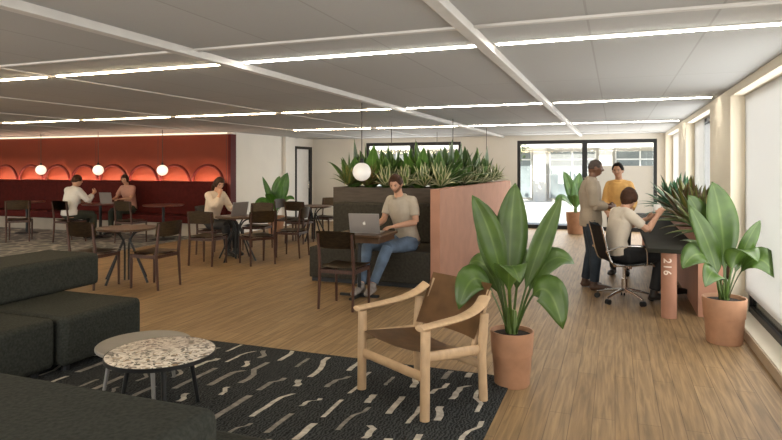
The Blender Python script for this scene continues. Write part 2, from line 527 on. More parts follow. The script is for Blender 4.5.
# ceiling: rails, shadow joints, linear lamps
PX = 1.92
rails = [-.78 - PX * k for k in range(9)]
for i, x in enumerate(rails):
    w_ = .035 if i < 2 else .016
    bm = B(x - w_, x + w_, YB, YF if x > -8.19 else 11.4, H - (.05 if i < 2 else .012), H)
    struct('trim_%d' % (4 + i), bm, M['rail'], bevel=.004)
for i, y in enumerate((3.33, 14.4)):
    struct('trim_%d' % (14 + i), B(XL if y < 11 else -8.19, XR, y - .02, y + .02, H - .014, H), M['rail'])
rows = [(-1.9, 'row farthest behind the viewer'), (.08, 'row right above the viewer'), (3.85, 'nearest row'), (7.62, 'middle row'), (11.3, 'farthest row')]
warm = emit('warm_strip', (1, .76, .46), STRIP * 6.0); neutral = emit('neutral_strip', (1, .94, .82), STRIP * 3.6)
ORD = ['rightmost', 'second from the right', 'third from the right', 'fourth from the right', 'fifth from the right', 'sixth from the right', 'seventh from the right', 'eighth from the right', 'ninth from the right']
proto = {}
for y, rn in rows:
    for k in range(8):
        x1 = XR - .08 if k == 0 else rails[k - 1] - .07
        x0 = rails[k] + .07
        if y > 11 and x0 < -8.19: continue
        c = (x0 + x1) / 2; h = (x1 - x0) / 2
        lab = 'lit linear ceiling lamp in the %s, %s' % (rn, ORD[k])
        key = (k == 0, k < 2)
        t = thing('ceiling_light', lab, 'ceiling light', (c, y, H), 0, 'linear ceiling lamps')
        bm = bmesh.new()
        box(bm, -h - .02, h + .02, -.035, .035, -.006, 0)
        build('housing', bm, M['lampbody'], t)
        build('diffuser', B(-h, h, -.014, .014, -.014, -.004), neutral if k < 2 else warm, t)

# ------------------------------------------------------------------ outside
struct('ground', B(-30, 30, YF + .15, 60, -.25, -.15), mat('street', (.56, .55, .52), .9, var=.1, scale=1.2))
struct('ground_pavement', B(-30, 30, 24.2, 60, -.15, -.03), mat('pavement', (.62, .60, .56), .9, var=.08, scale=2))
t = thing('building', 'pale shopfront across the street with pillars and glazed bays', 'building', (-1, 28.4, -.03))
bm = bmesh.new(); box(bm, -12, 14, .6, 3, 0, 9); build('wall', bm, mat('stone', (.62, .58, .52), .9, var=.08, scale=1), t)
for k in range(9):
    x = -11 + k * 2.9
    build('pillar', B(x - .28, x + .28, 0, .6, 0, 3.4), mat('pillar_stone', (.74, .70, .64), .9, var=.06), t)
    if k < 8:
        f = build('window', B(x + .4, x + 2.5,   .52, .6, .12, 2.3), mat('shop_glass', (.22, .25, .26), .2, var=.35, scale=.8), t)
        bm = bmesh.new()
        for q in (.4, 1.42, 2.44): box(bm, x + q, x + q + .06, .48, .52, .12, 2.3)
        box(bm, x + .4, x + 2.5, .48, .52, 1.9, 1.96)
        build('mullion', bm, M['white'], f)
build('canopy', B(-12, 14, -.4, .6, 2.45, 3.0), mat('canopy', (.70, .66, .6), .8, var=.05), t)
# ------------------------------------------------------------------ rug and carpet
def rug():
    bm = bmesh.new()
    x0, x1, y0, y1 = -4.6, -.70, 1.5, 4.40
    box(bm, x0, x1, y0, y1, 0, .012)
    rnd = random.Random(3)
    x = x0 + .08
    while x < x1 - .05:
        y = y0 + rnd.uniform(0, .2)
        while y < y1 - .12:
            ln = rnd.uniform(.12, .46); w = rnd.uniform(.012, .024); tone = rnd.choice((1, 1, 2))
            n = 5; pts = []
            cx = x; jog = rnd.choice((-.07, .06, .05, -.04, 0, 0)); k0 = rnd.uniform(.3, .8)
            for i in range(n + 1):
                f = i / n
                pts.append((cx + jog * min(1, max(0, (f - k0) / .22)) + rnd.uniform(-.006, .006), y + ln * f))
            L_ = [bm.verts.new((min(x1 - .01, max(x0 + .01, px - w)), min(y1 - .02, py), .0142)) for px, py in pts]
            R_ = [bm.verts.new((min(x1 - .01, max(x0 + .01, px + w)), min(y1 - .02, py + .012), .0142)) for px, py in pts]
            for i in range(n):
                fc = bm.faces.new((L_[i], R_[i], R_[i + 1], L_[i + 1])); fc.material_index = tone
            y += ln + rnd.uniform(.06, .24)
        x += rnd.uniform(.15, .22)
    return bm
def rug_dark():
    m, nt, b = new_mat('black_rug_pile')
    N = nt.nodes; L = nt.links
    tc = N.new('ShaderNodeTexCoord'); wv = N.new('ShaderNodeTexWave'); wv.inputs['Scale'].default_value = 14; wv.inputs['Distortion'].default_value = 9
    wv.inputs['Detail'].default_value = 3; wv.inputs['Detail Scale'].default_value = 2
    L.new(tc.outputs['Object'], wv.inputs['Vector'])
    rp = N.new('ShaderNodeValToRGB'); rp.color_ramp.elements[0].color = (.009, .010, .011, 1); rp.color_ramp.elements[1].color = (.052, .056, .056, 1)
    L.new(wv.outputs['Fac'], rp.inputs[0]); L.new(rp.outputs[0], b.inputs['Base Color'])
    b.inputs['Roughness'].default_value = .95; b.inputs['Specular IOR Level'].default_value = .15
    bp = N.new('ShaderNodeBump'); bp.inputs['Strength'].default_value = .5; bp.inputs['Distance'].default_value = .01
    L.new(wv.outputs['Fac'], bp.inputs['Height']); L.new(bp.outputs[0], b.inputs['Normal'])
    return m
o = build('rug', rug(), [rug_dark(), mat('ivory_pile', (.42, .385, .33), .95, var=.3, scale=25), mat('grey_pile', (.21, .19, .165), .95, var=.3, scale=25)])
tag(o, 'black rug with broken ivory streaks under the leather armchair', 'rug')
o = build('carpet', B(-16.9, -8.6, 5.6, 11.4, 0, .008), carpet_mat())
tag(o, 'mottled grey carpet in front of the red banquette', 'carpet')

# ------------------------------------------------------------------ sofa modules
def block(bm_args, name, m, parent, bev=.045):
    return build(name, B(*bm_args), m, parent, bevel=bev)
def sofa(label, loc, seat, back):
    t = thing('sofa_module', label, 'sofa', loc, 0, None)
    block(seat, 'seat', M['sofa'], t)
    block(back, 'backrest', M['sofa'], t)
    bm = bmesh.new()
    for x in (seat[0] + .1, seat[1] - .1):
        for y in (seat[2] + .1, seat[3] - .1): tube(bm, [(x, y, 0), (x, y, .06)], .03, cap=0)
    build('foot', bm, M['black'], t)
    return t
sofa('charcoal sofa module at the far end, beside the dark dining chairs', (-4.38, 3.68, .012), (-.55, .57, -.40, .38, .05, .42), (-.90, -.24, -.40, .70, .42, .72))
sofa('charcoal sofa module next to the far one, cut by the left edge', (-4.4, 2.90, .012), (-.55, .53, -.36, .365, .05, .42), (-.90, -.22, -.36, .365, .42, .72))
t = sofa('charcoal sofa module in the foreground, its back towards the viewer', (-2.2, 1.78, .012), (-.95, .92, -.65, .37, .05, .42), (-.95, .94, -.65, -.07, .42, .72))

# ------------------------------------------------------------------ coffee tables
t = thing('coffee_table', 'round terrazzo-topped coffee table on black legs', 'coffee table', (-2.63, 2.96, .012))
build('tabletop', Lth([(0, .378), (.31, .378), (.322, .386), (.322, .394), (.316, .399), (0, .399)], 48), terrazzo(), t, smooth=True)
build('rim', Lth([(.3215, .372), (.327, .372), (.327, .396), (.3215, .396), (.3215, .372)], 48), M['black'], t, smooth=True)
for a in (75, 195, 315):
    a = radians(a); bm = bmesh.new(); tube(bm, [(.2 * cos(a), .2 * sin(a), .38), (.27 * cos(a), .27 * sin(a), 0)], [.016, .012], cap=0); build('leg', bm, M['black'], t, smooth=True)
t = thing('coffee_table', 'round plain grey coffee table tucked behind the terrazzo one', 'coffee table', (-3.05, 3.27, .012))
build('tabletop', Lth([(0, .295), (.30, .295), (.312, .305), (.312, .318), (.305, .325), (0, .325)], 48), M['grey'], t, smooth=True)
for a in (-35, 85, 205):
    a = radians(a); bm = bmesh.new(); tube(bm, [(.22 * cos(a), .22 * sin(a), .30), (.27 * cos(a), .27 * sin(a), 0)], [.016, .012], cap=0); build('leg', bm, M['greyleg'], t, smooth=True)

# ------------------------------------------------------------------ leather armchair
# local frame: +y is the sitter's front, x the width
def armchair():
    ang = math.atan2(-.46, -.28) - pi / 2
    t = thing('armchair', 'low oak armchair with brown leather sling seat on the black rug', 'armchair', (-1.225, 3.86, .012), ang)
    hw = .33
    def bar(p, w, th, hint=(1, 0, 0)): 
        bm = bmesh.new(); tube(bm, p, [(w, th)] * len(p), hint, n=12, cap=.1); return bm
    for s in (-1, 1):
        build('leg', bar([(s * hw, .265, 0), (s * hw, .262, .30), (s * hw, .258, .545)], .031, .031), M['oak'], t, smooth=True)
        build('leg', bar([(s * hw, -.25, 0), (s * hw, -.235, .30), (s * hw, -.26, .57)], .029, .031), M['oak'], t, smooth=True)
        arm = bez([(s * hw, .31, .562), (s * hw, .15, .567), (s * (hw - .002), -.06, .578), (s * (hw - .015), -.21, .612), (s * (hw - .035), -.30, .668)], 6)
        bm = bmesh.new(); tube(bm, arm, [(.038 + .012 * min(1, i / 16), .017) for i in range(len(arm))], (1, 0, 0), n=14, cap=.4)
        build('armrest', bm, M['oak'], t, smooth=True)
        build('side_rail', bar([(s * (hw - .012), .25, .375), (s * (hw - .012), -.23, .335)], .017, .034), M['oak'], t, smooth=True)
        build('back_post', bar([(s * (hw - .055), -.19, .31), (s * (hw - .055), -.37, .70)], .015, .018), M['oak'], t, smooth=True)
    build('front_rail', bar([(-hw, .262, .255), (hw, .262, .255)], .032, .016, (0, 0, 1)), M['oak'], t, smooth=True)
    build('rear_rail', bar([(-hw, -.236, .235), (hw, -.236, .235)], .030, .016, (0, 0, 1)), M['oak'], t, smooth=True)
    # sling seat and sling back, sagging sheets with thickness
    def sheet(f, nu, nv, th):
        bm = bmesh.new(); g = [[bm.verts.new(f(i / nu, j / nv)) for j in range(nv + 1)] for i in range(nu + 1)]
        for i in range(nu):
            for j in range(nv): bm.faces.new((g[i][j], g[i + 1][j], g[i + 1][j + 1], g[i][j + 1]))
        bmesh.ops.solidify(bm, geom=bm.faces[:], thickness=th)
        return bm
    def seat(u, v):
        x = (u - .5) * 2 * (hw - .005); y = .27 - .49 * v
        sag = .045 * (1 - (2 * u - 1) ** 2) * (.6 + .8 * v)
        return (x, y, .412 - .05 * v - sag)
    build('seat', sheet(seat, 16, 12, .008), M['leather'], t, smooth=True)
    def back(u, v):
        x = (u - .5) * 2 * (hw - .035); z = .40 + .335 * v
        y = -.20 - .17 * v - .05 * (1 - (2 * u - 1) ** 2)
        return (x, y, z + .012 * (2 * u - 1) ** 2 * v)
    build('backrest', sheet(back, 16, 10, .010), M['leather'], t, smooth=True)
    return t
armchair()

# ------------------------------------------------------------------ plants
def leaf(bm, base, ctrl, tip, w, up=(0, 0, 1), n=12, stalk=.25, fold=.18, side=None, roll=0, wp=.55, pt=.72):
    """one leaf along a quadratic curve; narrow stalk first, then a blade with a folded midrib"""
    uvl = bm.loops.layers.uv.get('UVMap') or bm.loops.layers.uv.new('UVMap')
    base, ctrl, tip = V(base), V(ctrl), V(tip)
    rows_ = []
    for i in range(n + 1):
        t = i / n
        p = base * (1 - t) ** 2 + ctrl * 2 * t * (1 - t) + tip * t * t
        d = (ctrl - base) * (1 - t) + (tip - ctrl) * t
        if d.length < 1e-5: d = V((0, 0, 1))
        d.normalize()
        if side is None:
            s = d.cross(V(up))
            if s.length < .05: s = V((1, 0, 0))
        else:
            s = V(side); s = s - d * s.dot(d)
        s.normalize(); nn = s.cross(d)
        if roll: s = (s * cos(roll) + nn * sin(roll)).normalized(); nn = s.cross(d)
        if t < stalk: ww = w * .10
        else:
            q = (t - stalk) / (1 - stalk)
            ww = w * max(.02, (sin(pi * q ** (.5 / wp * .75)) ** pt if 0 < q < 1 else 0)) + w * .10 * (1 - q)
        h = ww * fold
        rows_.append([bm.verts.new(p - s * ww + nn * h), bm.verts.new(p - s * ww * .5 + nn * h * .35), bm.verts.new(p), bm.verts.new(p + s * ww * .5 + nn * h * .35), bm.verts.new(p + s * ww + nn * h)])
    us = (1, .5, 0, .5, 1)
    for i in range(n):
        for k in range(4):
            f = bm.faces.new((rows_[i][k], rows_[i][k + 1], rows_[i + 1][k + 1], rows_[i + 1][k]))
            for l, (u, v) in zip(f.loops, ((us[k], i / n), (us[k + 1], i / n), (us[k + 1], (i + 1) / n), (us[k], (i + 1) / n))): l[uvl].uv = (u, v)
            f.smooth = True

def finish_leaves(name, bm, m, parent):
    me = bpy.data.meshes.new(name); bm.to_mesh(me); bm.free(); me.materials.append(m)
    o = bpy.data.objects.new(name, me); COL.objects.link(o)
    if parent: o.parent = parent
    md = o.modifiers.new('solid', 'SOLIDIFY'); md.thickness = .0018
    return o

LM_BIG = leaf_mat('broad_leaf', (.056, .108, .018), (.115, .18, .045))
LM_LANCE = leaf_mat('dark_lance_leaf', (.042, .105, .022), (.13, .22, .05), (.085, .165, .04))
LM_MID = leaf_mat('mid_green_leaf', (.085, .19, .035), (.16, .29, .08))
LM_STRIPE = leaf_mat('striped_leaf', (.10, .17, .05), (.18, .24, .08), (.60, .58, .40))
LM_CROTON = leaf_mat('croton_leaf', (.10, .135, .035), (.30, .24, .07), (.12, .07, .03))
LM_YEL = leaf_mat('yellow_leaf', (.19, .19, .055), (.38, .32, .10), (.08, .13, .04))
LM_TEAL = leaf_mat('blue_green_leaf', (.03, .11, .05), (.07, .18, .08))

def pot(t, r, h, band=.55):
    k = r
    build('pot', Lth([(0, .0), (k * .76, .0), (k * .80, .012), (k * .89, h * band), (k * .905, h * band + .004), (k * .93, h * band + .010), (k * .99, h - .012), (k, h), (k * .93, h), (k * .90, h - .05), (0, h - .05)], 40), M['pot'], t, smooth=True)
    build('soil', Lth([(0, h - .02), (k * .5, h - .024), (k * .905, h - .032), (k * .905, h - .045), (0, h - .045)], 24), M['soil'], t, smooth=True)

CR, CF = V((cos(radians(20.57)), sin(radians(20.57)), 0)), V((-sin(radians(20.57)), cos(radians(20.57)), 0))
def big_plant(t, spec, zs, m=LM_BIG, wp=.43):
    """spec rows: base offset (a,b), ctrl (a,b,z), tip (a,b,z), half width, facing side; a runs along the room's diagonal, b away"""
    bm = bmesh.new()
    for (ba, bb), c, tp, w, st in spec:
        b0 = CR * ba + CF * bb + V((0, 0, zs)); c = CR * c[0] + CF * c[1] + V((0, 0, c[2])); tp = CR * tp[0] + CF * tp[1] + V((0, 0, tp[2]))
        dirh = (tp - b0); dirh.z = 0
        sd = None
        roll = 0
        if tp.z > 1.0: sd = CR
        else:
            s0 = dirh.cross(V((0, 0, 1)))
            roll = .75 if (s0.cross(dirh) * cos(.75)).length >= 0 and (dirh.normalized().dot(CR)) < 0 else -.75
            if abs(dirh.normalized().dot(CR)) < .5: roll = 0
        leaf(bm, b0, c, tp, w, stalk=st, n=18, side=sd, fold=.20, wp=wp, roll=roll)
    o = finish_leaves('foliage', bm, m, t)
    bm = bmesh.new()
    rnd = random.Random(len(spec))
    for i in range(7):
        a = i * 2 * pi / 7; r = .03
        tube(bm, [(r * cos(a), r * sin(a), zs - .03), (r * .8 * cos(a), r * .8 * sin(a), zs + rnd.uniform(.12, .2))], [.014, .008], cap=.8, n=8)
    build('stem', bm, LM_BIG, t, smooth=True)
    return o

t = thing('potted_plant', 'tall broad-leaved plant in a terracotta pot beside the leather armchair', 'potted plant', (-.69, 4.30, 0))
pot(t, .155, .385)
z0 = .36
big_plant(t, [
    ((0, .02), (-.03, .06, .95), (.035, .05, 1.435), .115, .34),
    ((-.02, .0), (-.08, .0, 1.02), (-.29, -.04, 1.35), .088, .32),
    ((-.03, .03), (-.10, .10, .95), (-.20, .10, 1.30), .10, .34),
    ((.02, .0), (.12, .0, .86), (.345, -.04, 1.345), .072, .36),
    ((-.03, -.02), (-.26, -.08, 1.06), (-.40, -.16, .57), .105, .32),
    ((.03, .0), (.20, .0, 1.06), (.44, -.02, .86), .092, .30),
    ((.02, -.03), (.20, -.12, 1.00), (.30, -.22, .45), .115, .34),
    ((-.0, -.03), (-.10, -.16, 1.10), (-.03, -.40, .80), .105, .32),
    ((.01, .03), (.10, .22, 1.0), (.22, .42, .90), .09, .3),
    ((-.01, .03), (-.12, .25, .95), (-.26, .36, .80), .09, .3),
], z0)

t = thing('potted_plant', 'broad-leaved plant in a terracotta pot at the right wall', 'potted plant', (.905, 5.98, 0))
pot(t, .18, .40)
big_plant(t, [
    ((0, .0), (.03, .02, 1.05), (-.12, -.02, 1.42), .135, .26),
    ((-.02, .03), (-.10, .06, 1.05), (-.30, .04, 1.30), .11, .28),
    ((-.03, -.02), (-.12, -.08, .82), (-.36, -.10, 1.22), .085, .28),
    ((-.03, -.02), (-.22, -.10, 1.02), (-.46, -.18, .68), .115, .28),
    ((-.02, -.03), (-.18, -.20, .85), (-.36, -.36, .56), .09, .28),
    ((.02, -.02), (.12, -.22, 1.02), (.24, -.36, .62), .115, .28),
    ((.02, .0), (.08, -.14, .90), (.17, -.24, 1.10), .07, .3),
    ((0, -.03), (-.02, -.20, 1.05), (.04, -.42, .78), .115, .28),
    ((.0, .03), (.0, .2, .9), (-.2, .4, .85), .09, .25),
], .37)

t = thing('potted_plant', 'green palm-like plant behind the dining chairs by the white wall', 'potted plant', (-7.35, 12.0, 0))
pot(t, .2, .42)
big_plant(t, [
    ((0, 0), (.1, 0, 1.0), (.28, -.05, 1.42), .15, .2),
    ((0, 0), (.02, 0, 1.0), (.08, 0, 1.34), .13, .2),
    ((0, 0), (-.1, 0, .85), (-.30, -.05, 1.33), .07, .2),
    ((0, 0), (-.28, 0, 1.02), (-.48, -.1, .62), .09, .2),
    ((0, 0), (.25, 0, .98), (.45, -.1, .80), .07, .2),
    ((0, 0), (-.1, -.1, .9), (-.12, -.35, .95), .12, .2),
    ((0, 0), (.1, -.1, .85), (.15, -.35, .8), .12, .2),
], .4, leaf_mat('bright_leaf', (.055, .17, .022), (.11, .26, .05)))

t = thing('potted_plant', 'leafy plant in a terracotta pot at the far window behind the standing man', 'potted plant', (-.86, 14.5, 0))
pot(t, .22, .5)
big_plant(t, [
    ((0, 0), (-.05, 0, 1.0), (-.28, 0, 1.45), .13, .2),
    ((0, 0), (.02, 0, 1.0), (.10, 0, 1.42), .14, .2),
    ((0, 0), (-.25, 0, 1.0), (-.5, -.1, .75), .11, .2),
    ((0, 0), (.1, 0, .95), (.35, 0, 1.3), .10, .2),
    ((0, 0), (-.1, -.1, .95), (-.2, -.35, .9), .12, .2),
], .47, leaf_mat('window_leaf', (.10, .22, .06), (.2, .34, .12)))

t = thing('street_tree', 'small tree on the pavement seen through the left-hand pane', 'tree', (-4.3, 25.5, -.03))
bm = bmesh.new(); tube(bm, [(0, 0, 0), (.05, 0, 1.2), (.02, 0, 2.1)], [.09, .07, .05], n=10, cap=0); build('trunk', bm, M['wood'], t, smooth=True)
rnd = random.Random(9); bm = bmesh.new()
for i in range(260):
    d = V((rnd.gauss(0, 1), rnd.gauss(0, 1), rnd.gauss(0, 1))).normalized() * rnd.uniform(.35, 1.0)
    p = V((d.x * .9, d.y * .9, 2.55 + d.z * .75)); q = V((rnd.uniform(-1, 1), rnd.uniform(-1, 1), rnd.uniform(-.6, .4))).normalized()
    leaf(bm, p, p + q * .12, p + q * .24, .075, n=4, stalk=0, side=q.orthogonal())
finish_leaves('foliage', bm, leaf_mat('street_leaf', (.10, .16, .06), (.15, .22, .09)), t)

# ------------------------------------------------------------------ booth bench, planters and pink wall
t = thing('bench', 'dark upholstered booth bench the man with the laptop sits on', 'bench', (-3.03, 7.2, 0))
block((-.86, .85, 0, .98, .06, .47), 'seat', M['bench'], t, .02)
block((-.93, .85, .86, .98, .47, 1.03), 'backrest', M['bench'], t, .03)
build('plinth', B(-.84, .84, .05, .96, 0, .06), M['black'], t)
def trough(name, label, loc, x0, x1, y0, y1, z0, z1, m):
    t = thing(name, label, 'planter', loc)
    bm = bmesh.new(); w = .03
    box(bm, x0, x1, y0, y0 + w, z0, z1); box(bm, x0, x1, y1 - w, y1, z0, z1)
    box(bm, x0, x0 + w, y0 + w, y1 - w, z0, z1); box(bm, x1 - w, x1, y0 + w, y1 - w, z0, z1)
    build('box', bm, m, t)
    build('soil', B(x0 + w, x1 - w, y0 + w, y1 - w, z1 - .14, z1 - .05), M['soil'], t)
    return t
trough('planter', 'dark planter box behind the booth bench, full of leafy plants', (-3.08, 8.5, 0), -.93, .895, -.31, .35, 0, 1.245, M['planter'])
trough('planter', 'dark planter box running back along the terracotta wall', (-2.46, 10.7, 0), -.27, .27, -1.82, 1.85, 0, 1.245, M['planter'])
o = build('partition_wall', B(-2.175, -2.05, 7.2, 12.6, 0, 1.27), M['pink'], None, bevel=.006)
tag(o, 'terracotta coloured low partition wall beside the booth bench', 'partition')

def rosette(name, label, loc, n, ln, w, m, elev=(35, 80), seed=0, group=None, cat='plant', droop=.35, stalk=.04, xmax=None):
    rnd = random.Random(seed)
    bm = bmesh.new()
    for i in range(n):
        a = i * 2.39996 + rnd.uniform(-.3, .3)
        f = i / max(1, n - 1)
        e = radians(elev[0] + (elev[1] - elev[0]) * f + rnd.uniform(-7, 7))
        l = ln * rnd.uniform(.78, 1.1)
        d = V((cos(a) * cos(e), sin(a) * cos(e), sin(e)))
        tip = d * l + V((0, 0, -droop * l * (1 - f)))
        ctrl = d * l * .55 + V((0, 0, .12 * l))
        b0 = V((cos(a) * .02, sin(a) * .02, 0))
        leaf(bm, b0, ctrl, tip, w * rnd.uniform(.8, 1.15), n=9, stalk=stalk, fold=.3, side=(-sin(a), cos(a), 0), wp=.55, pt=1.15)
    if xmax is not None:      # leaves bend along the wall they touch
        for v in bm.verts:
            if v.co.x > xmax - .05: v.co.x = xmax - .05 * math.exp(-(v.co.x - xmax + .05) / .05)
    o = finish_leaves(name, bm, m, None)
    o.location = loc
    return tag(o, label, cat, group)

ORDL = ['leftmost', 'second from the left', 'third from the left', 'fourth from the left', 'fifth from the left', 'sixth from the left', 'seventh from the left', 'eighth from the left']
ZS = 1.19
for i, x in enumerate((-3.86, -3.60, -3.30, -3.04, -2.78, -2.50)):
    rosette('lance_leaved_plant', 'dark green lance-leaved plant at the back of the bench planter, %s' % ORDL[i], (x, 8.62 + .06 * (i % 2), ZS), 14, .74, .098, (LM_LANCE, LM_MID)[i in (1, 4)], (42, 87), 20 + i, 'lance-leaved plants in the bench planter')
lab = ['yellow-green striped', 'reddish brown', 'cream-striped', 'cream-striped', 'cream-striped', 'cream-striped']
for i, (x, m) in enumerate(((-3.80, LM_YEL), (-3.50, LM_CROTON), (-3.18, LM_STRIPE), (-2.88, LM_STRIPE), (-2.60, LM_STRIPE), (-2.35, LM_STRIPE))):
    rosette('bromeliad', '%s low rosette plant at the front of the bench planter, %s' % (lab[i], ORDL[i]), (x, 8.30, ZS + .08), 24, .36, .034, m, (15, 75), 50 + i, 'rosette plants along the bench planter', droop=.2)
for i, y in enumerate((9.2, 9.9, 10.6, 11.3, 12.1)):
    rosette('lance_leaved_plant', 'dark green lance-leaved plant behind the terracotta wall, %s' % ['nearest', 'second nearest', 'middle one', 'second farthest', 'farthest'][i], (-2.54, y, ZS), 14, .74, .098, (LM_LANCE, LM_MID)[i == 1], (42, 87), 80 + i, 'lance-leaved plants along the terracotta wall')
for i, y in enumerate((9.5, 10.25, 10.95, 11.7, 12.3)):
    rosette('bromeliad', 'cream-striped low rosette plant at the terracotta wall, %s' % ['nearest', 'second nearest', 'middle one', 'second farthest', 'farthest'][i], (-2.32, y, ZS + .08), 24, .36, .034, LM_STRIPE, (15, 75), 110 + i, 'rosette plants along the terracotta wall', droop=.2)

# ------------------------------------------------------------------ pendant lamps
def pendant(label, x, y, z, r, m):
    t = thing('pendant_lamp', label, 'pendant lamp', (x, y, z))
    bm = bmesh.new(); sphere(bm, (0, 0, 0), r, 14); build('globe', bm, m, t, smooth=True)
    bm = bmesh.new(); tube(bm, [(0, 0, r * .93), (0, 0, r + .05)], [.028, .02], n=12, cap=0); build('cap', bm, M['black'], t, smooth=True)
    bm = bmesh.new(); tube(bm, [(0, 0, r + .04), (0, 0, H - z)], .006, n=6, cap=0); build('cord', bm, M['cord'], t)
    return t
pendant('white globe pendant hanging over the laptop table in front of the planter', -2.96, 6.85, 1.49, .115, M['globelow'])
pendant('white globe pendant half hidden in the right part of the planter leaves', -2.53, 9.68, 1.50, .115, M['globelow'])
pendant('globe pendant on the thin cord behind the planter, left of centre', -3.72, 9.94, 1.46, .11, M['globelow'])
pendant('farthest globe pendant behind the planter leaves', -3.81, 13.15, 1.48, .11, M['globelow'])
pendant('globe pendant on the rightmost cord behind the planter', -2.47, 12.16, 1.46, .11, M['globelow'])
for lab_, px in (('leftmost', -12.70), ('middle', -10.93), ('right-hand', -9.12)):
    pendant('%s glowing globe pendant in front of the red wall' % lab_, px, 10.3, 1.48, .115, M['globe'])

# ------------------------------------------------------------------ red banquette with hoops
t = thing('banquette', 'long dark red banquette with hoops along the red wall', 'banquette', (-12.55, 11.1, 0))
x0, x1 = -4.3, 4.28
block((x0, x1, -.35, .335, .30, .46), 'seat', M['darkred'], t, .03)
block((x0, x1, .10, .335, .46, 1.19), 'backrest', M['darkred'], t, .02)
build('plinth', B(x0, x1, -.25, .33, 0, .30), mat('greige_plinth', (.36, .31, .25), .8, var=.05), t)
k = 0
x = x1 - .06
pitch = .935
while x - .9 > x0:
    c = x - .43
    bm = bmesh.new()
    pts = [(c + .425 * cos(a), .26, 1.19 + .40 * sin(a)) for a in [pi * i / 24 for i in range(25)]]
    tube(bm, pts, .033, (0, 1, 0), n=8, cap=0)
    build('hoop', bm, M['hoop'], t, smooth=True)
    x -= pitch; k += 1
block((x0, x1, .10, .13, 1.185, 1.225), 'cap_rail', M['darkred'], t, .006)
build('light_strip', B(x0, x1, .165, .185, 1.19, 1.20), emit('glow_strip', (1, .66, .44), 60), t)
t = thing('cove_light', 'thin warm cove lamp along the top of the red wall', 'light strip', (-12.5, 11.40, H - .03))
build('housing', B(-4.3, 4.25, -.03, .04, .012, .03), M['lampbody'], t)
build('diffuser', B(-4.3, 4.25, -.03, -.015, -.005, .012), emit('cove_strip', (1, .82, .58), 1.0), t)

# ------------------------------------------------------------------ dining chairs
def make_chair():
    t = thing('dining_chair', '', 'chair', (0, 0, 0), 0, None)
    hw, fy, ry = .205, .20, -.20
    for s in (-1, 1):
        bm = bmesh.new(); tube(bm, [(s * hw, fy, 0), (s * hw, fy - .005, .44)], [.014, .020], n=8, cap=.1); build('leg', bm, M['wood'], t, smooth=True)
        bm = bmesh.new(); tube(bm, [(s * hw, ry - .03, 0), (s * hw, ry, .44), (s * (hw - .005), ry - .045, .83)], [.014, .020, .016], n=8, cap=.2); build('leg', bm, M['wood'], t, smooth=True)
    bm = bmesh.new(); n = 12
    g = []
    for i in range(n + 1):
        u = -1 + 2 * i / n
        g.append([bm.verts.new((u * .225, v, .452 + .012 * u * u + (.006 if j in (0, 3) else 0))) for j, v in enumerate((.235, .08, -.08, -.205))])
    for i in range(n):
        for j in range(3): bm.faces.new((g[i][j], g[i][j + 1], g[i + 1][j + 1], g[i + 1][j]))
    bmesh.ops.solidify(bm, geom=bm.faces[:], thickness=.022)
    build('seat', bm, M['woodseat'], t, smooth=True)
    bm = bmesh.new(); box(bm, -hw, hw, fy - .018, fy + .008, .395, .435); box(bm, -hw, hw, ry - .012, ry + .012, .395, .435)
    for s in (-1, 1): box(bm, s * hw - .01, s * hw + .01, ry, fy, .395, .435)
    build('seat_frame', bm, M['wood'], t)
    bm = bmesh.new(); g = []
    for i in range(n + 1):
        u = -1 + 2 * i / n
        y = ry - .075 + .05 * u * u
        zt = .855 - .012 * u * u
        g.append([bm.verts.new((u * .232, y + .016, .668 + .012 * u * u)), bm.verts.new((u * .234, y, .770)), bm.verts.new((u * .232, y - .014, zt + .008))])
    for i in range(n):
        for j in range(2): bm.faces.new((g[i][j], g[i][j + 1], g[i + 1][j + 1], g[i + 1][j]))
    bmesh.ops.solidify(bm, geom=bm.faces[:], thickness=.02)
    build('backrest', bm, M['woodseat'], t, smooth=True)
    return t
chair0 = make_chair()
used = [False]
def chair(rx, ry, fx, fy, label, group='dark wooden dining chairs'):
    """rx, ry: midpoint of the rear legs on the floor; fx, fy: the way the chair faces"""
    l = math.hypot(fx, fy); fx /= l; fy /= l
    loc = (rx + fx * .2, ry + fy * .2, .008 if (rx + fx * .2) < -8.4 else 0); rz = math.atan2(fy, fx) - pi / 2
    if not used[0]:
        used[0] = True
        chair0.location = loc; chair0.rotation_euler = (0, 0, rz); chair0['label'] = label; chair0['group'] = group
        return chair0
    return dup(chair0, loc, rz, label, group)
chair(-2.825, 5.85, .02, 1, 'dark wooden chair facing the man with the laptop, back to the viewer')
chair(-6.33, 5.72, -.05, 1, 'dark wooden chair left of the nearest round table, behind the sofa')
chair(-5.39, 6.18, -1, 0, 'dark wooden chair right of the nearest round table, seen from the side')
chair(-6.06, 7.70, -.1, 1, 'dark wooden chair with its back to the viewer, before the woman in the cream blouse')
chair(-5.22, 8.12, -.84, .54, 'dark wooden chair right of the cream-bloused woman\'s table, angled back')
chair(-5.05, 9.12, -1, -.1, 'dark wooden chair between the woman\'s table and the far table')
chair(-6.35, 9.85, .2, -1, 'dark wooden chair on the far side of the cream-bloused woman\'s table')
chair(-6.05, 10.6, 0, 1, 'dark wooden chair with its back to the viewer at the far table')
chair(-6.75, 11.25, 1, 0, 'dark wooden chair at the far table, in front of the palm-like plant')
chair(-6.0, 12.1, -.1, -1, 'dark wooden chair at the far table, just left of the planter')
chair(-9.25, 9.35, 0, 1, 'dark wooden chair at the empty round table before the red banquette')
CH_MAN = chair(-10.53, 9.0, .05, 1, 'dark wooden chair the man in the white shirt sits on')
chair(-11.5, 8.8, -.7, .7, 'dark wooden chair at the left edge of the picture')
CH_WOM = chair(-6.85, 8.85, .97, -.2, 'dark wooden chair the woman in the cream blouse sits on')

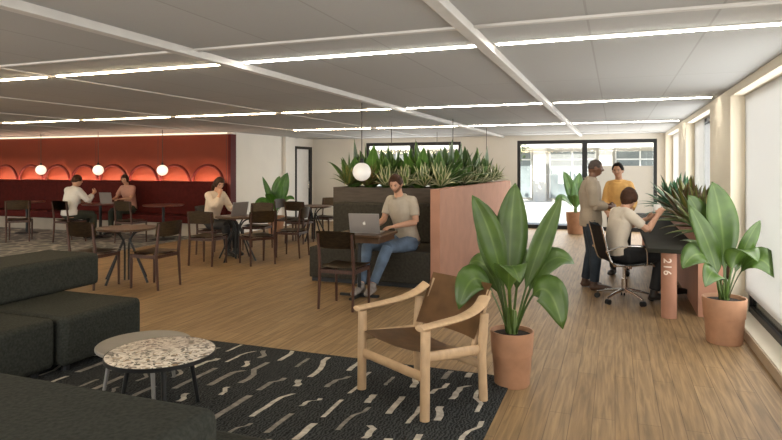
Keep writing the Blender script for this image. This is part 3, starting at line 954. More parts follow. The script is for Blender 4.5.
# ------------------------------------------------------------------ dining tables
def splay_table(label, x, y, r=.40, h=.73, rot=0):
    t = thing('dining_table', label, 'table', (x, y, .0), rot, 'round dark dining tables')
    build('tabletop', Lth([(0, h - .03), (r - .02, h - .03), (r, h - .018), (r, h - .006), (r - .006, h), (0, h)], 40), M['table'], t, smooth=True)
    for k in range(4):
        a = pi / 2 * k
        bm = bmesh.new()
        tube(bm, bez([(.30 * cos(a), .30 * sin(a), h - .03), (.15 * cos(a), .15 * sin(a), h - .07), (.05 * cos(a), .05 * sin(a), h - .20), (.035 * cos(a), .035 * sin(a), h - .35), (.035 * cos(a), .035 * sin(a), .02)], 5), .013, (-sin(a), cos(a), 0), n=8, cap=.1)
        build('leg', bm, M['black'], t, smooth=True)
        bm = bmesh.new()
        tube(bm, [(.05 * cos(a), .05 * sin(a), h - .16), (.36 * cos(a), .36 * sin(a), .0)], [.013, .015], n=8, cap=0)
        build('strut', bm, M['black'], t, smooth=True)
    return t
def pedestal_table(label, x, y, r=.38, h=.74):
    t = thing('dining_table', label, 'table', (x, y, .008), 0, 'round pedestal tables')
    build('tabletop', Lth([(0, h - .03), (r - .02, h - .03), (r, h - .018), (r, h - .006), (r - .006, h), (0, h)], 40), mat('reddish_table', (.14, .045, .028), .35, var=.2), t, smooth=True)
    bm = bmesh.new(); tube(bm, [(0, 0, .02), (0, 0, h - .03)], .03, n=14, cap=0); build('column', bm, M['black'], t, smooth=True)
    build('base', Lth([(0, 0), (.24, 0), (.24, .01), (.22, .016), (.035, .03), (0, .03)], 28), M['black'], t, smooth=True)
    return t
splay_table('nearest round dark table, between two wooden chairs', -6.22, 6.34, .40)
splay_table('round dark table with the cream-bloused woman\'s laptop on it', -5.92, 8.45, .36)
splay_table('far round dark table, left of the planter', -6.0, 11.3, .40)
pedestal_table('round reddish table between the man in white and the woman on the banquette', -10.62, 10.07)
pedestal_table('empty round reddish table under the right-hand globe', -9.05, 10.25, .42)
pedestal_table('round table at the left edge under the leftmost globe', -12.9, 10.1)

# laptop table
t = thing('side_table', 'small wooden table with the open laptop before the booth bench', 'table', (-2.83, 6.60, 0))
build('tabletop', B(-.30, .33, -.30, .30, .735, .765), M['table'], t, bevel=.006)
build('apron', B(-.27, .30, -.26, .26, .67, .735), M['table'], t)
bm = bmesh.new(); tube(bm, [(-.04, -.03, .02), (-.04, -.03, .68)], .022, n=12, cap=0); build('column', bm, M['black'], t, smooth=True)
bm = bmesh.new(); box(bm, -.29, .21, -.055, -.005, 0, .03); box(bm, -.065, -.015, -.28, .22, 0, .03); build('foot', bm, M['black'], t, bevel=.004)

def laptop(label, loc, rz, w=.34, open_=105, logo=True):
    """screen faces local -y (the user sits at -y); lid hinge at +y"""
    t = thing('laptop', label, 'laptop', loc, rz)
    build('base', B(-w / 2, w / 2, -.12, .12, 0, .014), M['silver'], t, bevel=.004)
    build('keyboard', B(-w / 2 + .03, w / 2 - .03, -.02, .09, .0135, .0152), M['black'], t)
    a = radians(open_ - 90)
    mt = Matrix.Translation((0, .12, .010)) @ Matrix.Rotation(-a, 4, 'X')
    bm = bmesh.new(); box(bm, -w / 2, w / 2, -.004, .004, 0, .235, mtx=mt); lid = build('lid', bm, M['silver'], t, bevel=.003)
    bm = bmesh.new(); box(bm, -w / 2 + .01, w / 2 - .01, -.0052, -.0042, .012, .226, mtx=mt); build('screen', bm, M['screen'], lid)
    if logo:
        bm = bmesh.new()
        vs = []
        for i in range(40):
            q = 2 * pi * i / 40
            r = .019 * (1 - .10 * (max(0, sin(q)) ** 8) - .06 * (max(0, -sin(q)) ** 12))
            px, pz = r * cos(q) * .95, r * sin(q)
            dx, dz = px - (-.022), pz - .003
            dd = math.hypot(dx, dz)
            if dd < .0105: px, pz = -.022 + dx / dd * .0105, .003 + dz / dd * .0105
            vs.append(bm.verts.new((px, .0052, .115 + pz)))
        bm.faces.new(vs)
        lv = [bm.verts.new((x, .0052, z)) for x, z in ((.0, .1365), (-.004, .142), (-.009, .1475), (-.010, .142), (-.006, .1375))]
        bm.faces.new(lv)
        e = bmesh.ops.extrude_face_region(bm, geom=bm.faces[:]); bmesh.ops.translate(bm, vec=(0, -.0009, 0), verts=[v for v in e['geom'] if isinstance(v, bmesh.types.BMVert)])
        bmesh.ops.transform(bm, matrix=mt, verts=bm.verts[:])
        build('logo', bm, M['logo'], lid)
    return t
# rz: the user sits on local -y side
laptop('open silver laptop with a pale logo on the small table by the booth', (-2.79, 6.63, .765), radians(180 + 8), .37)
laptop('open laptop on the table of the woman in the cream blouse', (-6.0, 8.47, .73), radians(-105), .33, 105, False)
laptop('open laptop on the reddish table before the white-shirted person', (-10.48, 10.22, .748), radians(180), .34, 100, False)

# ------------------------------------------------------------------ high desk, planter with plants, pink leg
t = thing('desk', 'long dark desk with a terracotta column leg numbered 216', 'desk', (.55, 9.1, 0))
bm = bmesh.new(); box(bm, -.24, .245, -2.5, 2.5, .68, .725); build('tabletop', bm, M['slate'], t, bevel=.006)
lg = None
for y in (-2.33, 2.3):
    bm = bmesh.new(); tube(bm, [(-.03, y, 0), (-.03, y, .68)], .075, n=28, cap=0); l_ = build('leg', bm, M['pink'], t, smooth=True)
    if lg is None: lg = l_
# number on the leg, reading downwards
fc = bpy.data.curves.new('number', 'FONT'); fc.body = '216'; fc.size = .105; fc.extrude = .003; fc.offset = .0012; fc.align_x = 'CENTER'; fc.align_y = 'CENTER'; fc.space_character = 1.15
fo = bpy.data.objects.new('number_tmp', fc); COL.objects.link(fo)
dg = bpy.context.evaluated_depsgraph_get()
me = bpy.data.meshes.new_from_object(fo.evaluated_get(dg)); bpy.data.objects.remove(fo)
b2 = bmesh.new(); b2.from_mesh(me); bmesh.ops.triangulate(b2, faces=b2.faces[:])
for _ in range(3): bmesh.ops.subdivide_edges(b2, edges=[e for e in b2.edges if e.calc_length() > .012], cuts=2)
bmesh.ops.triangulate(b2, faces=b2.faces[:]); b2.to_mesh(me); b2.free()
fa = radians(-108)   # side of the column the number is on
for v in me.vertices:
    lx, ly, lz = v.co
    a = fa + ly / .075
    r = .0765 + lz
    v.co = (-.03 + r * cos(a), -2.33 + r * sin(a), .53 - lx)
me.materials.clear(); me.materials.append(mat('white_lettering', (.85, .72, .62), .6, var=.02))
no = bpy.data.objects.new('number', me); COL.objects.link(no); no.parent = lg
no['label'] = 'pale number 216 reading down the column'

trough('planter', 'terracotta trough planter between the dark desk and the right wall', (.93, 9.1, 0), -.125, .125, -2.2, 2.2, 0, .87, M['pink'])
for i, (y, m, n, l, w, e) in enumerate(((7.15, LM_YEL, 26, .42, .050, (-8, 82)), (7.6, LM_CROTON, 26, .50, .058, (-5, 84)), (8.1, LM_YEL, 26, .52, .056, (0, 84)), (8.6, LM_CROTON, 28, .60, .062, (0, 84)), (9.2, LM_TEAL, 30, .58, .058, (0, 82)), (9.9, LM_TEAL, 30, .60, .060, (0, 82)), (10.7, LM_TEAL, 28, .60, .060, (0, 82)))):
    nm = ['yellow striped', 'reddish croton-coloured', 'yellow-green', 'dark red-green', 'blue-green spiky', 'blue-green spiky', 'blue-green spiky'][i]
    rosette('trough_plant', '%s plant in the trough beside the desk, %s' % (nm, ['nearest', 'second nearest', 'third nearest', 'middle one', 'third farthest', 'second farthest', 'farthest'][i]), (.89, y, .86), n, l, w, m, e, 200 + i, 'plants in the desk trough', droop=.15, xmax=.185)

# ------------------------------------------------------------------ office chair
t = thing('office_chair', 'black mesh office chair with chrome arms and five-star base at the desk', 'office chair', (.10, 7.42, 0), radians(-72))
# local +y = sitter's front
bm = bmesh.new()
prof = bez([(0, .25, .44), (0, .20, .462), (0, 0, .445), (0, -.19, .46), (0, -.25, .55), (0, -.29, .72), (0, -.33, .88)], 5)
g = [[bm.verts.new((x, p.y, p.z + .01 * (x / .23) ** 2)) for x in (-.23, -.12, 0, .12, .23)] for p in prof]
for i in range(len(prof) - 1):
    for j in range(4): bm.faces.new((g[i][j], g[i][j + 1], g[i + 1][j + 1], g[i + 1][j]))
bmesh.ops.solidify(bm, geom=bm.faces[:], thickness=.018)
build('seat', bm, M['mesh'], t, smooth=True)
for s in (-1, 1):
    bm = bmesh.new(); tube(bm, [(s * .24, p.y, p.z) for p in prof], (.012), (1, 0, 0), n=8); build('side_frame', bm, M['chrome'], t, smooth=True)
    bm = bmesh.new(); tube(bm, bez([(s * .245, .14, .45), (s * .285, .15, .48), (s * .29, .14, .63), (s * .29, .08, .665), (s * .29, -.12, .665), (s * .285, -.26, .62), (s * .245, -.28, .60)], 5), [(.013, .009)] * 31, (1, 0, 0), n=8); build('armrest', bm, M['chrome'], t, smooth=True)
bm = bmesh.new(); tube(bm, [(0, 0, .10), (0, 0, .26), (0, 0, .261), (0, 0, .42)], [.032, .032, .02, .02], n=12, cap=0); build('column', bm, M['chrome'], t, smooth=True)
bm = bmesh.new(); box(bm, -.2, .2, -.02, .02, .40, .43); box(bm, -.03, .03, -.12, .12, .395, .425); build('under_frame', bm, M['chrome'], t, bevel=.004)
for k in range(5):
    a = 2 * pi * k / 5 + .35
    bm = bmesh.new(); tube(bm, [(.02 * cos(a), .02 * sin(a), .135), (.18 * cos(a), .18 * sin(a), .11), (.31 * cos(a), .31 * sin(a), .075)], [(.02, .02), (.016, .014), (.012, .010)], (-sin(a), cos(a), 0), n=8, cap=.2)
    sp_ = build('spoke', bm, M['chrome'], t, smooth=True)
    bm = bmesh.new()
    cx, cy = .31 * cos(a), .31 * sin(a)
    for s in (-1, 1): tube(bm, [(cx - sin(a) * .006 * s, cy + cos(a) * .006 * s, .03), (cx - sin(a) * .024 * s, cy + cos(a) * .024 * s, .03)], .03, (cos(a), sin(a), 0), n=14, cap=0)
    build('caster', bm, M['black'], sp_)

# ------------------------------------------------------------------ people
def remesh(bm, vox, smooth_it=3):
    me = bpy.data.meshes.new('tmp'); bm.to_mesh(me); bm.free()
    o = bpy.data.objects.new('tmp', me); COL.objects.link(o)
    md = o.modifiers.new('r', 'REMESH'); md.mode = 'VOXEL'; md.voxel_size = vox; md.use_smooth_shade = True
    if smooth_it:
        s = o.modifiers.new('s', 'SMOOTH'); s.factor = .5; s.iterations = smooth_it
    dg = bpy.context.evaluated_depsgraph_get()
    out = bpy.data.meshes.new_from_object(o.evaluated_get(dg))
    bpy.data.objects.remove(o); bpy.data.meshes.remove(me)
    for p in out.polygons: p.use_smooth = True
    return out

def gauss(d, c, s): return math.exp(-((d - V(c)).length / s) ** 2)
def head_r(d):
    """distance from head centre along unit d (x right, y front, z up); head about 0.23 tall"""
    a, b, c = .074, .094, .115
    x, y, z = d
    if z < 0: a *= 1 - .26 * (-z) ** 1.3; b *= 1 - .05 * (-z)
    r = 1 / sqrt((x / a) ** 2 + (y / b) ** 2 + (z / c) ** 2)
    r += .030 * gauss(d, V((0, .97, -.20)).normalized(), .12) + .015 * gauss(d, V((0, .98, -.03)).normalized(), .10)     # nose
    for s in (-1, 1):
        r -= .007 * gauss(d, V((s * .33, .93, .06)).normalized(), .17)                                             # eye sockets
        r += .004 * gauss(d, V((s * .5, .8, -.2)).normalized(), .22)                                               # cheeks
    r += .005 * gauss(d, V((0, .95, .24)).normalized(), .28)                                                       # brow
    r += .006 * gauss(d, V((0, .82, -.56)).normalized(), .10)                                                      # lips
    r += .009 * gauss(d, V((0, .70, -.80)).normalized(), .20)                                                      # chin
    return r
def head_bm(bm, mtx, f, nu=40, nv=28):
    vs = []
    top = None
    rings = []
    for j in range(1, nv):
        th = pi * j / nv
        ring = []
        for i in range(nu):
            ph = 2 * pi * i / nu
            d = V((sin(th) * sin(ph), sin(th) * cos(ph), cos(th)))
            ring.append(bm.verts.new(mtx @ (d * f(d))))
        rings.append(ring)
    t0 = bm.verts.new(mtx @ (V((0, 0, 1)) * f(V((0, 0, 1))))); t1 = bm.verts.new(mtx @ (V((0, 0, -1)) * f(V((0, 0, -1)))))
    for i in range(nu):
        j = (i + 1) % nu
        bm.faces.new((t0, rings[0][i], rings[0][j])); bm.faces.new((t1, rings[-1][j], rings[-1][i]))
        for k in range(nv - 2): bm.faces.new((rings[k][i], rings[k + 1][i], rings[k + 1][j], rings[k][j]))

def hand(bm, w, d, nrm, thumb, curl=25, s=1.0):
    """wrist point, hand direction, palm normal (fingers curl that way), thumb-side vector"""
    w = V(w); d = V(d).normalized(); nrm = V(nrm); nrm = (nrm - d * nrm.dot(d)).normalized(); th = V(thumb); th = (th - d * th.dot(d) - nrm * th.dot(nrm)).normalized()
    tube(bm, [w, w + d * .03 * s, w + d * .085 * s], [(.027 * s, .019 * s), (.037 * s, .017 * s), (.043 * s, .014 * s)], th, n=12)
    for off, ln in ((.034, .072), (.0115, .082), (-.0115, .077), (-.034, .060)):
        p = w + d * .075 * s + th * off * s
        pts = [p]; a = radians(curl * .5); 
        for k, fr in enumerate((.2, .42, .32, .26)):
            p = p + (d * cos(a) + nrm * sin(a)) * ln * fr * s; pts.append(p); a += radians(curl)
        tube(bm, pts, [.0095 * s, .0092 * s, .0088 * s, .0082 * s, .007 * s], th, n=8)
    p = w + d * .025 * s + th * .025 * s
    q = p + (d * .62 + th * .62 + nrm * .25).normalized() * .042 * s
    r_ = q + (d * .85 + th * .2 + nrm * .4).normalized() * .034 * s
    tube(bm, [p, q, r_], [.013 * s, .0115 * s, .009 * s], th, n=8)

def person(label, loc, rz, J, look, o):
    """J: joints in a local frame (+y front, +x the person's right).  look: (face direction, up).  o: options"""
    s = o.get('s', 1.0); vox = o.get('vox', .007)
    t = thing('person', label, 'person', loc, rz)
    P = {k: V(v) for k, v in J.items()}
    pel, che, nec, hd = P['pelvis'], P['chest'], P['neck'], P['head']
    side = (P['shR'] - P['shL']).normalized()
    hside = (P['hipR'] - P['hipL']).normalized()
    wai = P.get('waist', pel.lerp(che, .45))
    fw, sh = o.get('w', 1.0), o.get('shw', 1.0)
    f = V(look).normalized(); up = V(o.get('up', (0, 0, 1))); rt = f.cross(up).normalized(); up = rt.cross(f).normalized()
    HM = Matrix((( rt.x, f.x, up.x, hd.x), (rt.y, f.y, up.y, hd.y), (rt.z, f.z, up.z, hd.z), (0, 0, 0, 1))) @ Matrix.Diagonal((s * o.get('hs', 1), s * o.get('hs', 1), s * o.get('hs', 1), 1))
    def torso(bm, e, top=True, low=None):
        pts = []; rad = []
        if low is None:
            low = pel - (wai - pel).normalized() * .06 * s
        seq = [(low, .150, .108, hside), (pel.lerp(low, .3), .162, .115, hside), (wai, .130, .098, side), (wai.lerp(che, .55), .145, .108, side), (che, .160 * sh, .112, side), (che.lerp(nec, .55), .150 * sh, .092, side)]
        if top: seq += [(che.lerp(nec, .85), .085, .070, side)]
        pts = [q[0] for q in seq]; rad = [(q[1] * fw * s + e, q[2] * fw * s + e) for q in seq]
        tube(bm, pts, rad, side, n=20, cap=.25)
    def arm(bm, c, e, upto=1.0, start=0.):
        a, b, w = P['sh' + c], P['el' + c], P['wr' + c]
        inn = che.lerp(nec, .62)
        a2 = a.lerp(inn, .12)
        tube(bm, [inn, inn.lerp(a2, .5), a2], [.060 * s + e, .060 * s + e, .052 * s + e], (0, 0, 1), n=14, cap=.5)
        tube(bm, [a.lerp(che, .35), a.lerp(che, .12) - V((0, 0, .03 * s))], [.075 * s + e, .060 * s + e], (0, 0, 1), n=14, cap=.5)
        sphere(bm, a2, .053 * s + e, 10)
        tube(bm, [a2, a.lerp(b, .35), b.lerp(a, .30)] + ([b] if upto > .5 else []), [(.052 * s + e), (.046 * s + e), (.041 * s + e)] + ([.038 * s + e] if upto > .5 else []), side, n=14, cap=.2)
        if upto > .5:
            pts = [b, b.lerp(w, .3), b.lerp(w, .7)]
            rr = [.039 * s + e, .039 * s + e, .031 * s + e]
            if upto >= 1: pts.append(w); rr.append(.026 * s + e)
            tube(bm, pts, rr, side, n=14, cap=.3)
    def leg(bm, c, e, upto=1.0):
        h, k, a = P['hip' + c], P['kn' + c], P['an' + c]
        tube(bm, [h.lerp(pel, .3), h, h.lerp(k, .4), h.lerp(k, .8), k], [.085 * s + e, .088 * s + e, .077 * s + e, .060 * s + e, .056 * s + e], hside, n=16, cap=.4)
        pts = [k, k.lerp(a, .3), k.lerp(a, .65)]; rr = [.056 * s + e, .055 * s + e, .043 * s + e]
        if upto >= 1: pts.append(a); rr.append(.036 * s + e)
        else: pts.append(k.lerp(a, .92)); rr.append(.040 * s + e)
        tube(bm, pts, rr, hside, n=16, cap=.3)
    def foot(bm, c, e):
        a, tt = P['an' + c], P['to' + c]
        d = (tt - a); d.z = 0
        if d.length < 1e-4: d = V((0, 1, 0))
        d.normalize(); sd = d.cross(V((0, 0, 1)))
        heel = a - d * .045 * s; heel.z = a.z - .045 * s
        ball = a.lerp(tt, .65)
        tube(bm, [heel, a + V((0, 0, -.04 * s)), ball, tt], [(.030 * s + e, .032 * s + e), (.036 * s + e, .040 * s + e), (.043 * s + e, .026 * s + e), (.030 * s + e, .018 * s + e)], sd, n=14, cap=.6)
        tube(bm, [a + V((0, 0, .03 * s)), a + V((0, 0, -.04 * s))], [.035 * s + e, .036 * s + e], sd, n=12)
    # body
    bm = bmesh.new()
    torso(bm, 0)
    tube(bm, [che.lerp(nec, .75), nec, nec.lerp(hd, .55), hd - up * .02 * s], [.066 * s, .054 * s, .050 * s, .048 * s], side, n=14)
    head_bm(bm, HM, head_r)
    for q in (-1, 1):
        m2 = HM @ Matrix.Translation((q * .075, -.008, -.008)) @ Matrix.Rotation(q * -.35, 4, 'Z') @ Matrix.Diagonal((.010, .020, .032, 1))
        bmesh.ops.create_uvsphere(bm, u_segments=14, v_segments=10, radius=1, matrix=m2)
    for c in 'LR':
        arm(bm, c, 0); leg(bm, c, 0); foot(bm, c, 0)
        hd_ = o['hand' + c]
        hand(bm, P['wr' + c], *hd_[:3], curl=hd_[3], s=s * o.get('hands', 1))
    me = remesh(bm, vox)
    me.materials.append(o['skin'])
    body = bpy.data.objects.new('body', me); COL.objects.link(body); body.parent = t
    def cloth(name, fn, m, it=3, v=None, lab=None):
        bm = bmesh.new(); fn(bm); me = remesh(bm, v or vox * 1.15, it); me.materials.append(m)
        ob = bpy.data.objects.new(name, me); COL.objects.link(ob); ob.parent = t
        return ob
    # trousers
    def trousers(bm):
        e = o.get('te', .014)
        tube(bm, [pel.lerp(wai, .55), pel, P['hipL'].lerp(P['hipR'], .5) - (wai - pel).normalized() * .02], [(.140 * fw * s + e, .104 * fw * s + e), (.160 * fw * s + e, .116 * fw * s + e), (.15 * s + e, .10 * s + e)], hside, n=20, cap=.2)
        for c in 'LR': leg(bm, c, e, .9)
    cloth('trousers', trousers, o['trousers'])
    # shoes
    for c in 'LR':
        bm = bmesh.new(); foot(bm, c, .009); build_me = remesh(bm, .006, 2); build_me.materials.append(o['shoes'])
        ob = bpy.data.objects.new('shoe', build_me); COL.objects.link(ob); ob.parent = t
    # top
    e = o.get('e', .016)
    low = pel.lerp(wai, o.get('hem', -.1))
    def top(bm):
        torso(bm, e, True, low)
        for c in 'LR': arm(bm, c, e * .9, o.get('sleeve', 1.0))
        if o.get('collar'):
            tube(bm, [che.lerp(nec, .72), nec.lerp(hd, .12)], [.085 * s, .062 * s], side, n=16, cap=0)
    cloth(o['topname'], top, o['top'])
    if o.get('polo'):
        bm = bmesh.new(); c0 = nec.lerp(che, .06); ax = (hd - nec).normalized(); fx = V((0, 0, 1)).cross(side).normalized()
        pts = []
        for k in range(25):
            a = .28 + (2 * pi - .56) * k / 24
            rr = o['polo'] * s
            pts.append(c0 + (fx * cos(a) * rr * 1.02 + side * sin(a) * rr) + V((0, 0, (-.022 * cos(a) - .004) * s)))
        tube(bm, pts, [(.006, .020 * s)] * 25, ax, n=8, cap=.3)
        build('collar', bm, o.get('jacket', o['top']), t, smooth=True)
    if 'jacket' in o:
        e2 = o.get('je', .034); lowj = pel.lerp(wai, -.75)
        fr = side.cross(V((0, 0, 1))) * -1
        def jk(bm):
            torso(bm, e2, True, lowj)
            for c in 'LR': arm(bm, c, e2 * .75, .9)
            tube(bm, [che.lerp(nec, .6), nec.lerp(hd, .18)], [.115 * s, .072 * s], side, n=16, cap=0)
        bm = bmesh.new(); jk(bm); me = remesh(bm, vox * 1.15, 3)
        b2 = bmesh.new(); b2.from_mesh(me)
        fwd = V((0, 0, 1)).cross(side)
        kill = [f_ for f_ in b2.faces if abs((f_.calc_center_median() - che).dot(side)) < .045 and (f_.calc_center_median() - che).dot(fwd) > .02]
        bmesh.ops.delete(b2, geom=kill, context='FACES')
        b2.to_mesh(me); b2.free()
        me.materials.append(o['jacket'])
        ob = bpy.data.objects.new('jacket', me); COL.objects.link(ob); ob.parent = t
        md = ob.modifiers.new('solid', 'SOLIDIFY'); md.thickness = .006; md.offset = -1
    # hair
    hz, hb, hlow, thick = o.get('hairline', .50), o.get('hairback', .10), o.get('hairlow', -.35), o.get('hairthick', .012)
    def hair_r(d):
        x, y, z = d
        r = head_r(d)
        # distance above the hair line, which runs over the forehead, down at the temples and round the nape
        ph = math.atan2(abs(x), y)
        sm = lambda a, b_, v: (lambda q: q * q * (3 - 2 * q))(max(0, min(1, (v - a) / (b_ - a))))
        edge = hz + (o.get('hairside', -.10) - hz) * sm(.45, o.get('temple', 1.15), ph)
        edge += (hlow - edge) * sm(1.5, 2.1, ph)
        q = z - edge + noise.noise(d * 9) * .05
        k = max(0, min(1, q / .12))
        n_ = noise.noise(d * 6) * .004 + noise.noise(d * 17) * .0025
        return r - .012 + (thick + .012 + n_) * k
    bm = bmesh.new(); head_bm(bm, HM, hair_r, 56, 40)
    if 'hairtail' in o:
        pts = [HM @ V(p) for p in o['hairtail'][0]]
        tube(bm, pts, [(a * s, b_ * s) for a, b_ in o['hairtail'][1]], rt, n=14, cap=.5)
    build('hair', bm, o['hair'], t, smooth=True, sharp=180)
    # beard
    if 'beard' in o:
        def beard_r(d):
            x, y, z = d
            q = min((-.42 if abs(x) < .32 else -.42 + (abs(x) - .32) * .8) - z, y - .05, z + .97)
            k = max(0, min(1, q / .1))
            mo = gauss(d, V((0, .82, -.56)).normalized(), .12)
            return head_r(d) - .008 + .0095 * k * (1 - .8 * mo)
        bm = bmesh.new(); head_bm(bm, HM, beard_r, 56, 40); build('beard', bm, o['beard'], t, smooth=True, sharp=180)
    # eyes, brows, lips
    eye_w = mat('eye_white', (.46, .43, .40), .3, var=.02); eye_d = mat('eye_dark', (.03, .018, .012), .2, var=.1)
    for q in (-1, 1):
        d = V((q * .33, .93, .055)).normalized(); c = d * (head_r(d) - .0085)
        bm = bmesh.new(); sphere(bm, (0, 0, 0), .0122, 8, (1.15, 1, .55)); bmesh.ops.transform(bm, matrix=HM @ Matrix.Translation(c), verts=bm.verts[:]); ey = build('eye', bm, eye_w, t, smooth=True)
        bm = bmesh.new(); sphere(bm, (0, 0, 0), .0070, 6, (1, .6, 1)); bmesh.ops.transform(bm, matrix=HM @ Matrix.Translation(c + V((0, .0092, 0))), verts=bm.verts[:]); build('iris', bm, eye_d, ey, smooth=True)
        pts = []
        for k in range(5):
            dd = V((q * (.16 + .09 * k), .93, .20 + .03 * sin(pi * k / 4))).normalized(); pts.append(HM @ (dd * (head_r(dd) + .001)))
        bm = bmesh.new(); tube(bm, pts, [.003, .0045, .005, .004, .0025], up, n=6); build('eyebrow', bm, o['hair'], t, smooth=True)
    pts = []
    for k in range(7):
        x = -.22 + .44 * k / 6
        dd = V((x, .82, -.57 + o.get('smile', .03) * (x / .22) ** 2)).normalized(); pts.append(HM @ (dd * (head_r(dd) - .0035)))
    bm = bmesh.new(); tube(bm, pts, [(.002, .002), (.0055, .004), (.0075, .005), (.008, .005), (.0075, .005), (.0055, .004), (.002, .002)], up, n=8); build('lips', bm, o['lips'], t, smooth=True)
    return t

SK_L = mat('skin_light', (.52, .29, .19), .5, var=.05); SK_D = mat('skin_dark', (.13, .062, .035), .45, var=.06); SK_M = mat('skin_mid', (.40, .215, .13), .5, var=.05)
LIP_L = mat('lips_rose', (.38, .13, .10), .4); LIP_D = mat('lips_brown', (.16, .06, .045), .4)
H_BR = mat('hair_brown', (.035, .016, .008), .6, var=.35, scale=30, bump=.3, spec=.2); H_BK = mat('hair_black', (.010, .008, .007), .85, var=.3, scale=30, bump=.3, spec=.1)
H_AU = mat('hair_auburn', (.045, .018, .008), .6, var=.35, scale=30, bump=.3, spec=.2); H_GY = mat('hair_cropped', (.045, .034, .028), .8, var=.3, scale=40)
JEANS = mat('blue_denim', (.10, .145, .215), .85, var=.3, scale=7, bump=.15); DJEANS = mat('dark_denim', (.022, .032, .045), .85, var=.25, scale=7, bump=.1)
BLK = mat('black_trousers', (.014, .014, .015), .85, var=.2, scale=8); GRN = mat('olive_trousers', (.032, .036, .026), .85, var=.2, scale=8)
POLO = mat('beige_polo', (.42, .37, .30), .85, var=.06, scale=12, bump=.08); TAUPE = mat('taupe_jacket', (.32, .265, .20), .8, var=.12, scale=6, bump=.15)
YEL = mat('mustard_knit', (.62, .36, .12), .85, var=.1, scale=12, bump=.15); CREAM = mat('cream_tee', (.56, .49, .40), .85, var=.06, scale=10, bump=.08)
WSH = mat('white_shirt', (.62, .60, .57), .8, var=.05, scale=10, bump=.08); BLOU = mat('cream_blouse', (.60, .50, .40), .8, var=.06, scale=10, bump=.1); PNK = mat('dusty_pink_top', (.50, .27, .21), .8, var=.08, scale=10)
SNK = mat('grey_sneakers', (.24, .21, .19), .7, var=.2, scale=14); BRN = mat('brown_shoes', (.07, .035, .02), .45, var=.2); BKS = mat('black_shoes', (.016, .014, .013), .4, var=.1)
DTOP = mat('dark_shirt', (.03, .032, .035), .8, var=.1)

# man on the booth bench with the laptop; local +y = front
person('person in beige polo and blue jeans typing on a laptop at the booth', (-2.56, 7.44, 0), radians(180 - 12), {
    'pelvis': (0, .0, .575), 'waist': (.0, .04, .74), 'chest': (.02, .11, .98), 'neck': (.03, .17, 1.19), 'head': (.03, .235, 1.335),
    'shL': (-.165, .12, 1.11), 'shR': (.20, .12, 1.11), 'elL': (-.225, .17, .85), 'elR': (.235, .21, .86), 'wrL': (-.06, .43, .805), 'wrR': (.17, .50, .805),
    'hipL': (-.09, .05, .555), 'hipR': (.10, .05, .555), 'knL': (-.03, .53, .55), 'knR': (.28, .52, .55), 'anL': (.02, .79, .115), 'anR': (.14, .86, .115),
    'toL': (-.03, .98, .045), 'toR': (.12, 1.05, .045)}, (-.14, .90, -.40), dict(
    s=1.06, vox=.006, skin=SK_L, lips=LIP_L, hair=H_AU, beard=mat('beard_stubble', (.20, .105, .06), .7, var=.3, scale=60), trousers=JEANS, shoes=SNK, top=POLO, topname='polo_shirt', sleeve=.4, polo=.078, hem=.15, e=.016,
    handL=((.35, .9, -.08), (0, -.1, -1), (.9, -.3, 0), 14), handR=((-.1, .95, -.06), (0, -.1, -1), (-.9, -.2, 0), 14), hairline=.56, hairlow=-.3, hairside=-.15, hairthick=.011, up=(0, .3, 1)))

# standing man in the jacket, facing the seated group
person('person standing in a taupe jacket and dark jeans, hands together', (-.29, 8.02, 0), radians(-82), {
    'pelvis': (0, 0, .90), 'waist': (0, .0, 1.03), 'chest': (0, -.01, 1.22), 'neck': (0, .01, 1.40), 'head': (0, .055, 1.535),
    'shL': (-.185, -.01, 1.335), 'shR': (.185, -.01, 1.335), 'elL': (-.22, .02, 1.07), 'elR': (.225, .02, 1.07), 'wrL': (-.09, .23, 1.06), 'wrR': (.10, .22, 1.05),
    'hipL': (-.085, 0, .865), 'hipR': (.085, 0, .865), 'knL': (-.09, .02, .47), 'knR': (.10, .05, .47), 'anL': (-.095, -.06, .085), 'anR': (.115, .03, .085),
    'toL': (-.12, .14, .032), 'toR': (.14, .23, .032)}, (-.05, 1, -.10), dict(
    s=.95, vox=.006, skin=SK_D, lips=LIP_D, hair=H_GY, trousers=DJEANS, shoes=BRN, top=DTOP, topname='shirt', sleeve=.4, polo=.088, jacket=TAUPE,
    handL=((.55, .8, -.1), (.6, -.5, -.3), (0, .3, 1), 28), handR=((-.55, .8, -.05), (-.6, -.5, -.3), (0, .3, 1), 28), hairline=.50, hairlow=-.3, hairside=-.02, hairthick=.003, te=.020))

# woman in the yellow sweater, standing at the desk
person('person in a mustard yellow sweater smiling, standing by the desk', (.06, 9.15, 0), radians(180 - 8), {
    'pelvis': (0, 0, .90), 'waist': (0, .0, 1.03), 'chest': (0, .02, 1.21), 'neck': (0, .05, 1.36), 'head': (.01, .09, 1.50),
    'shL': (-.142, .02, 1.285), 'shR': (.142, .02, 1.285), 'elL': (-.19, .02, 1.06), 'elR': (.19, .02, 1.06), 'wrL': (-.17, .20, .93), 'wrR': (.16, .20, .93),
    'hipL': (-.08, 0, .865), 'hipR': (.08, 0, .865), 'knL': (-.09, .03, .47), 'knR': (.09, .02, .47), 'anL': (-.09, -.05, .08), 'anR': (.09, -.04, .08),
    'toL': (-.11, .13, .032), 'toR': (.11, .14, .032)}, (.12, 1, -.12), dict(
    s=.93, vox=.0065, skin=SK_M, lips=LIP_L, hair=H_BK, trousers=BLK, shoes=BKS, top=YEL, topname='sweater', sleeve=.9, collar=True, e=.022, hem=-.3, smile=.10,
    handL=((.5, .6, -.3), (.3, 0, -.9), (.6, .6, .2), 25), handR=((-.5, .6, -.3), (-.3, 0, -.9), (-.6, .6, .2), 25), hairline=.68, hairlow=-.25, hairside=.0, hairthick=.014))

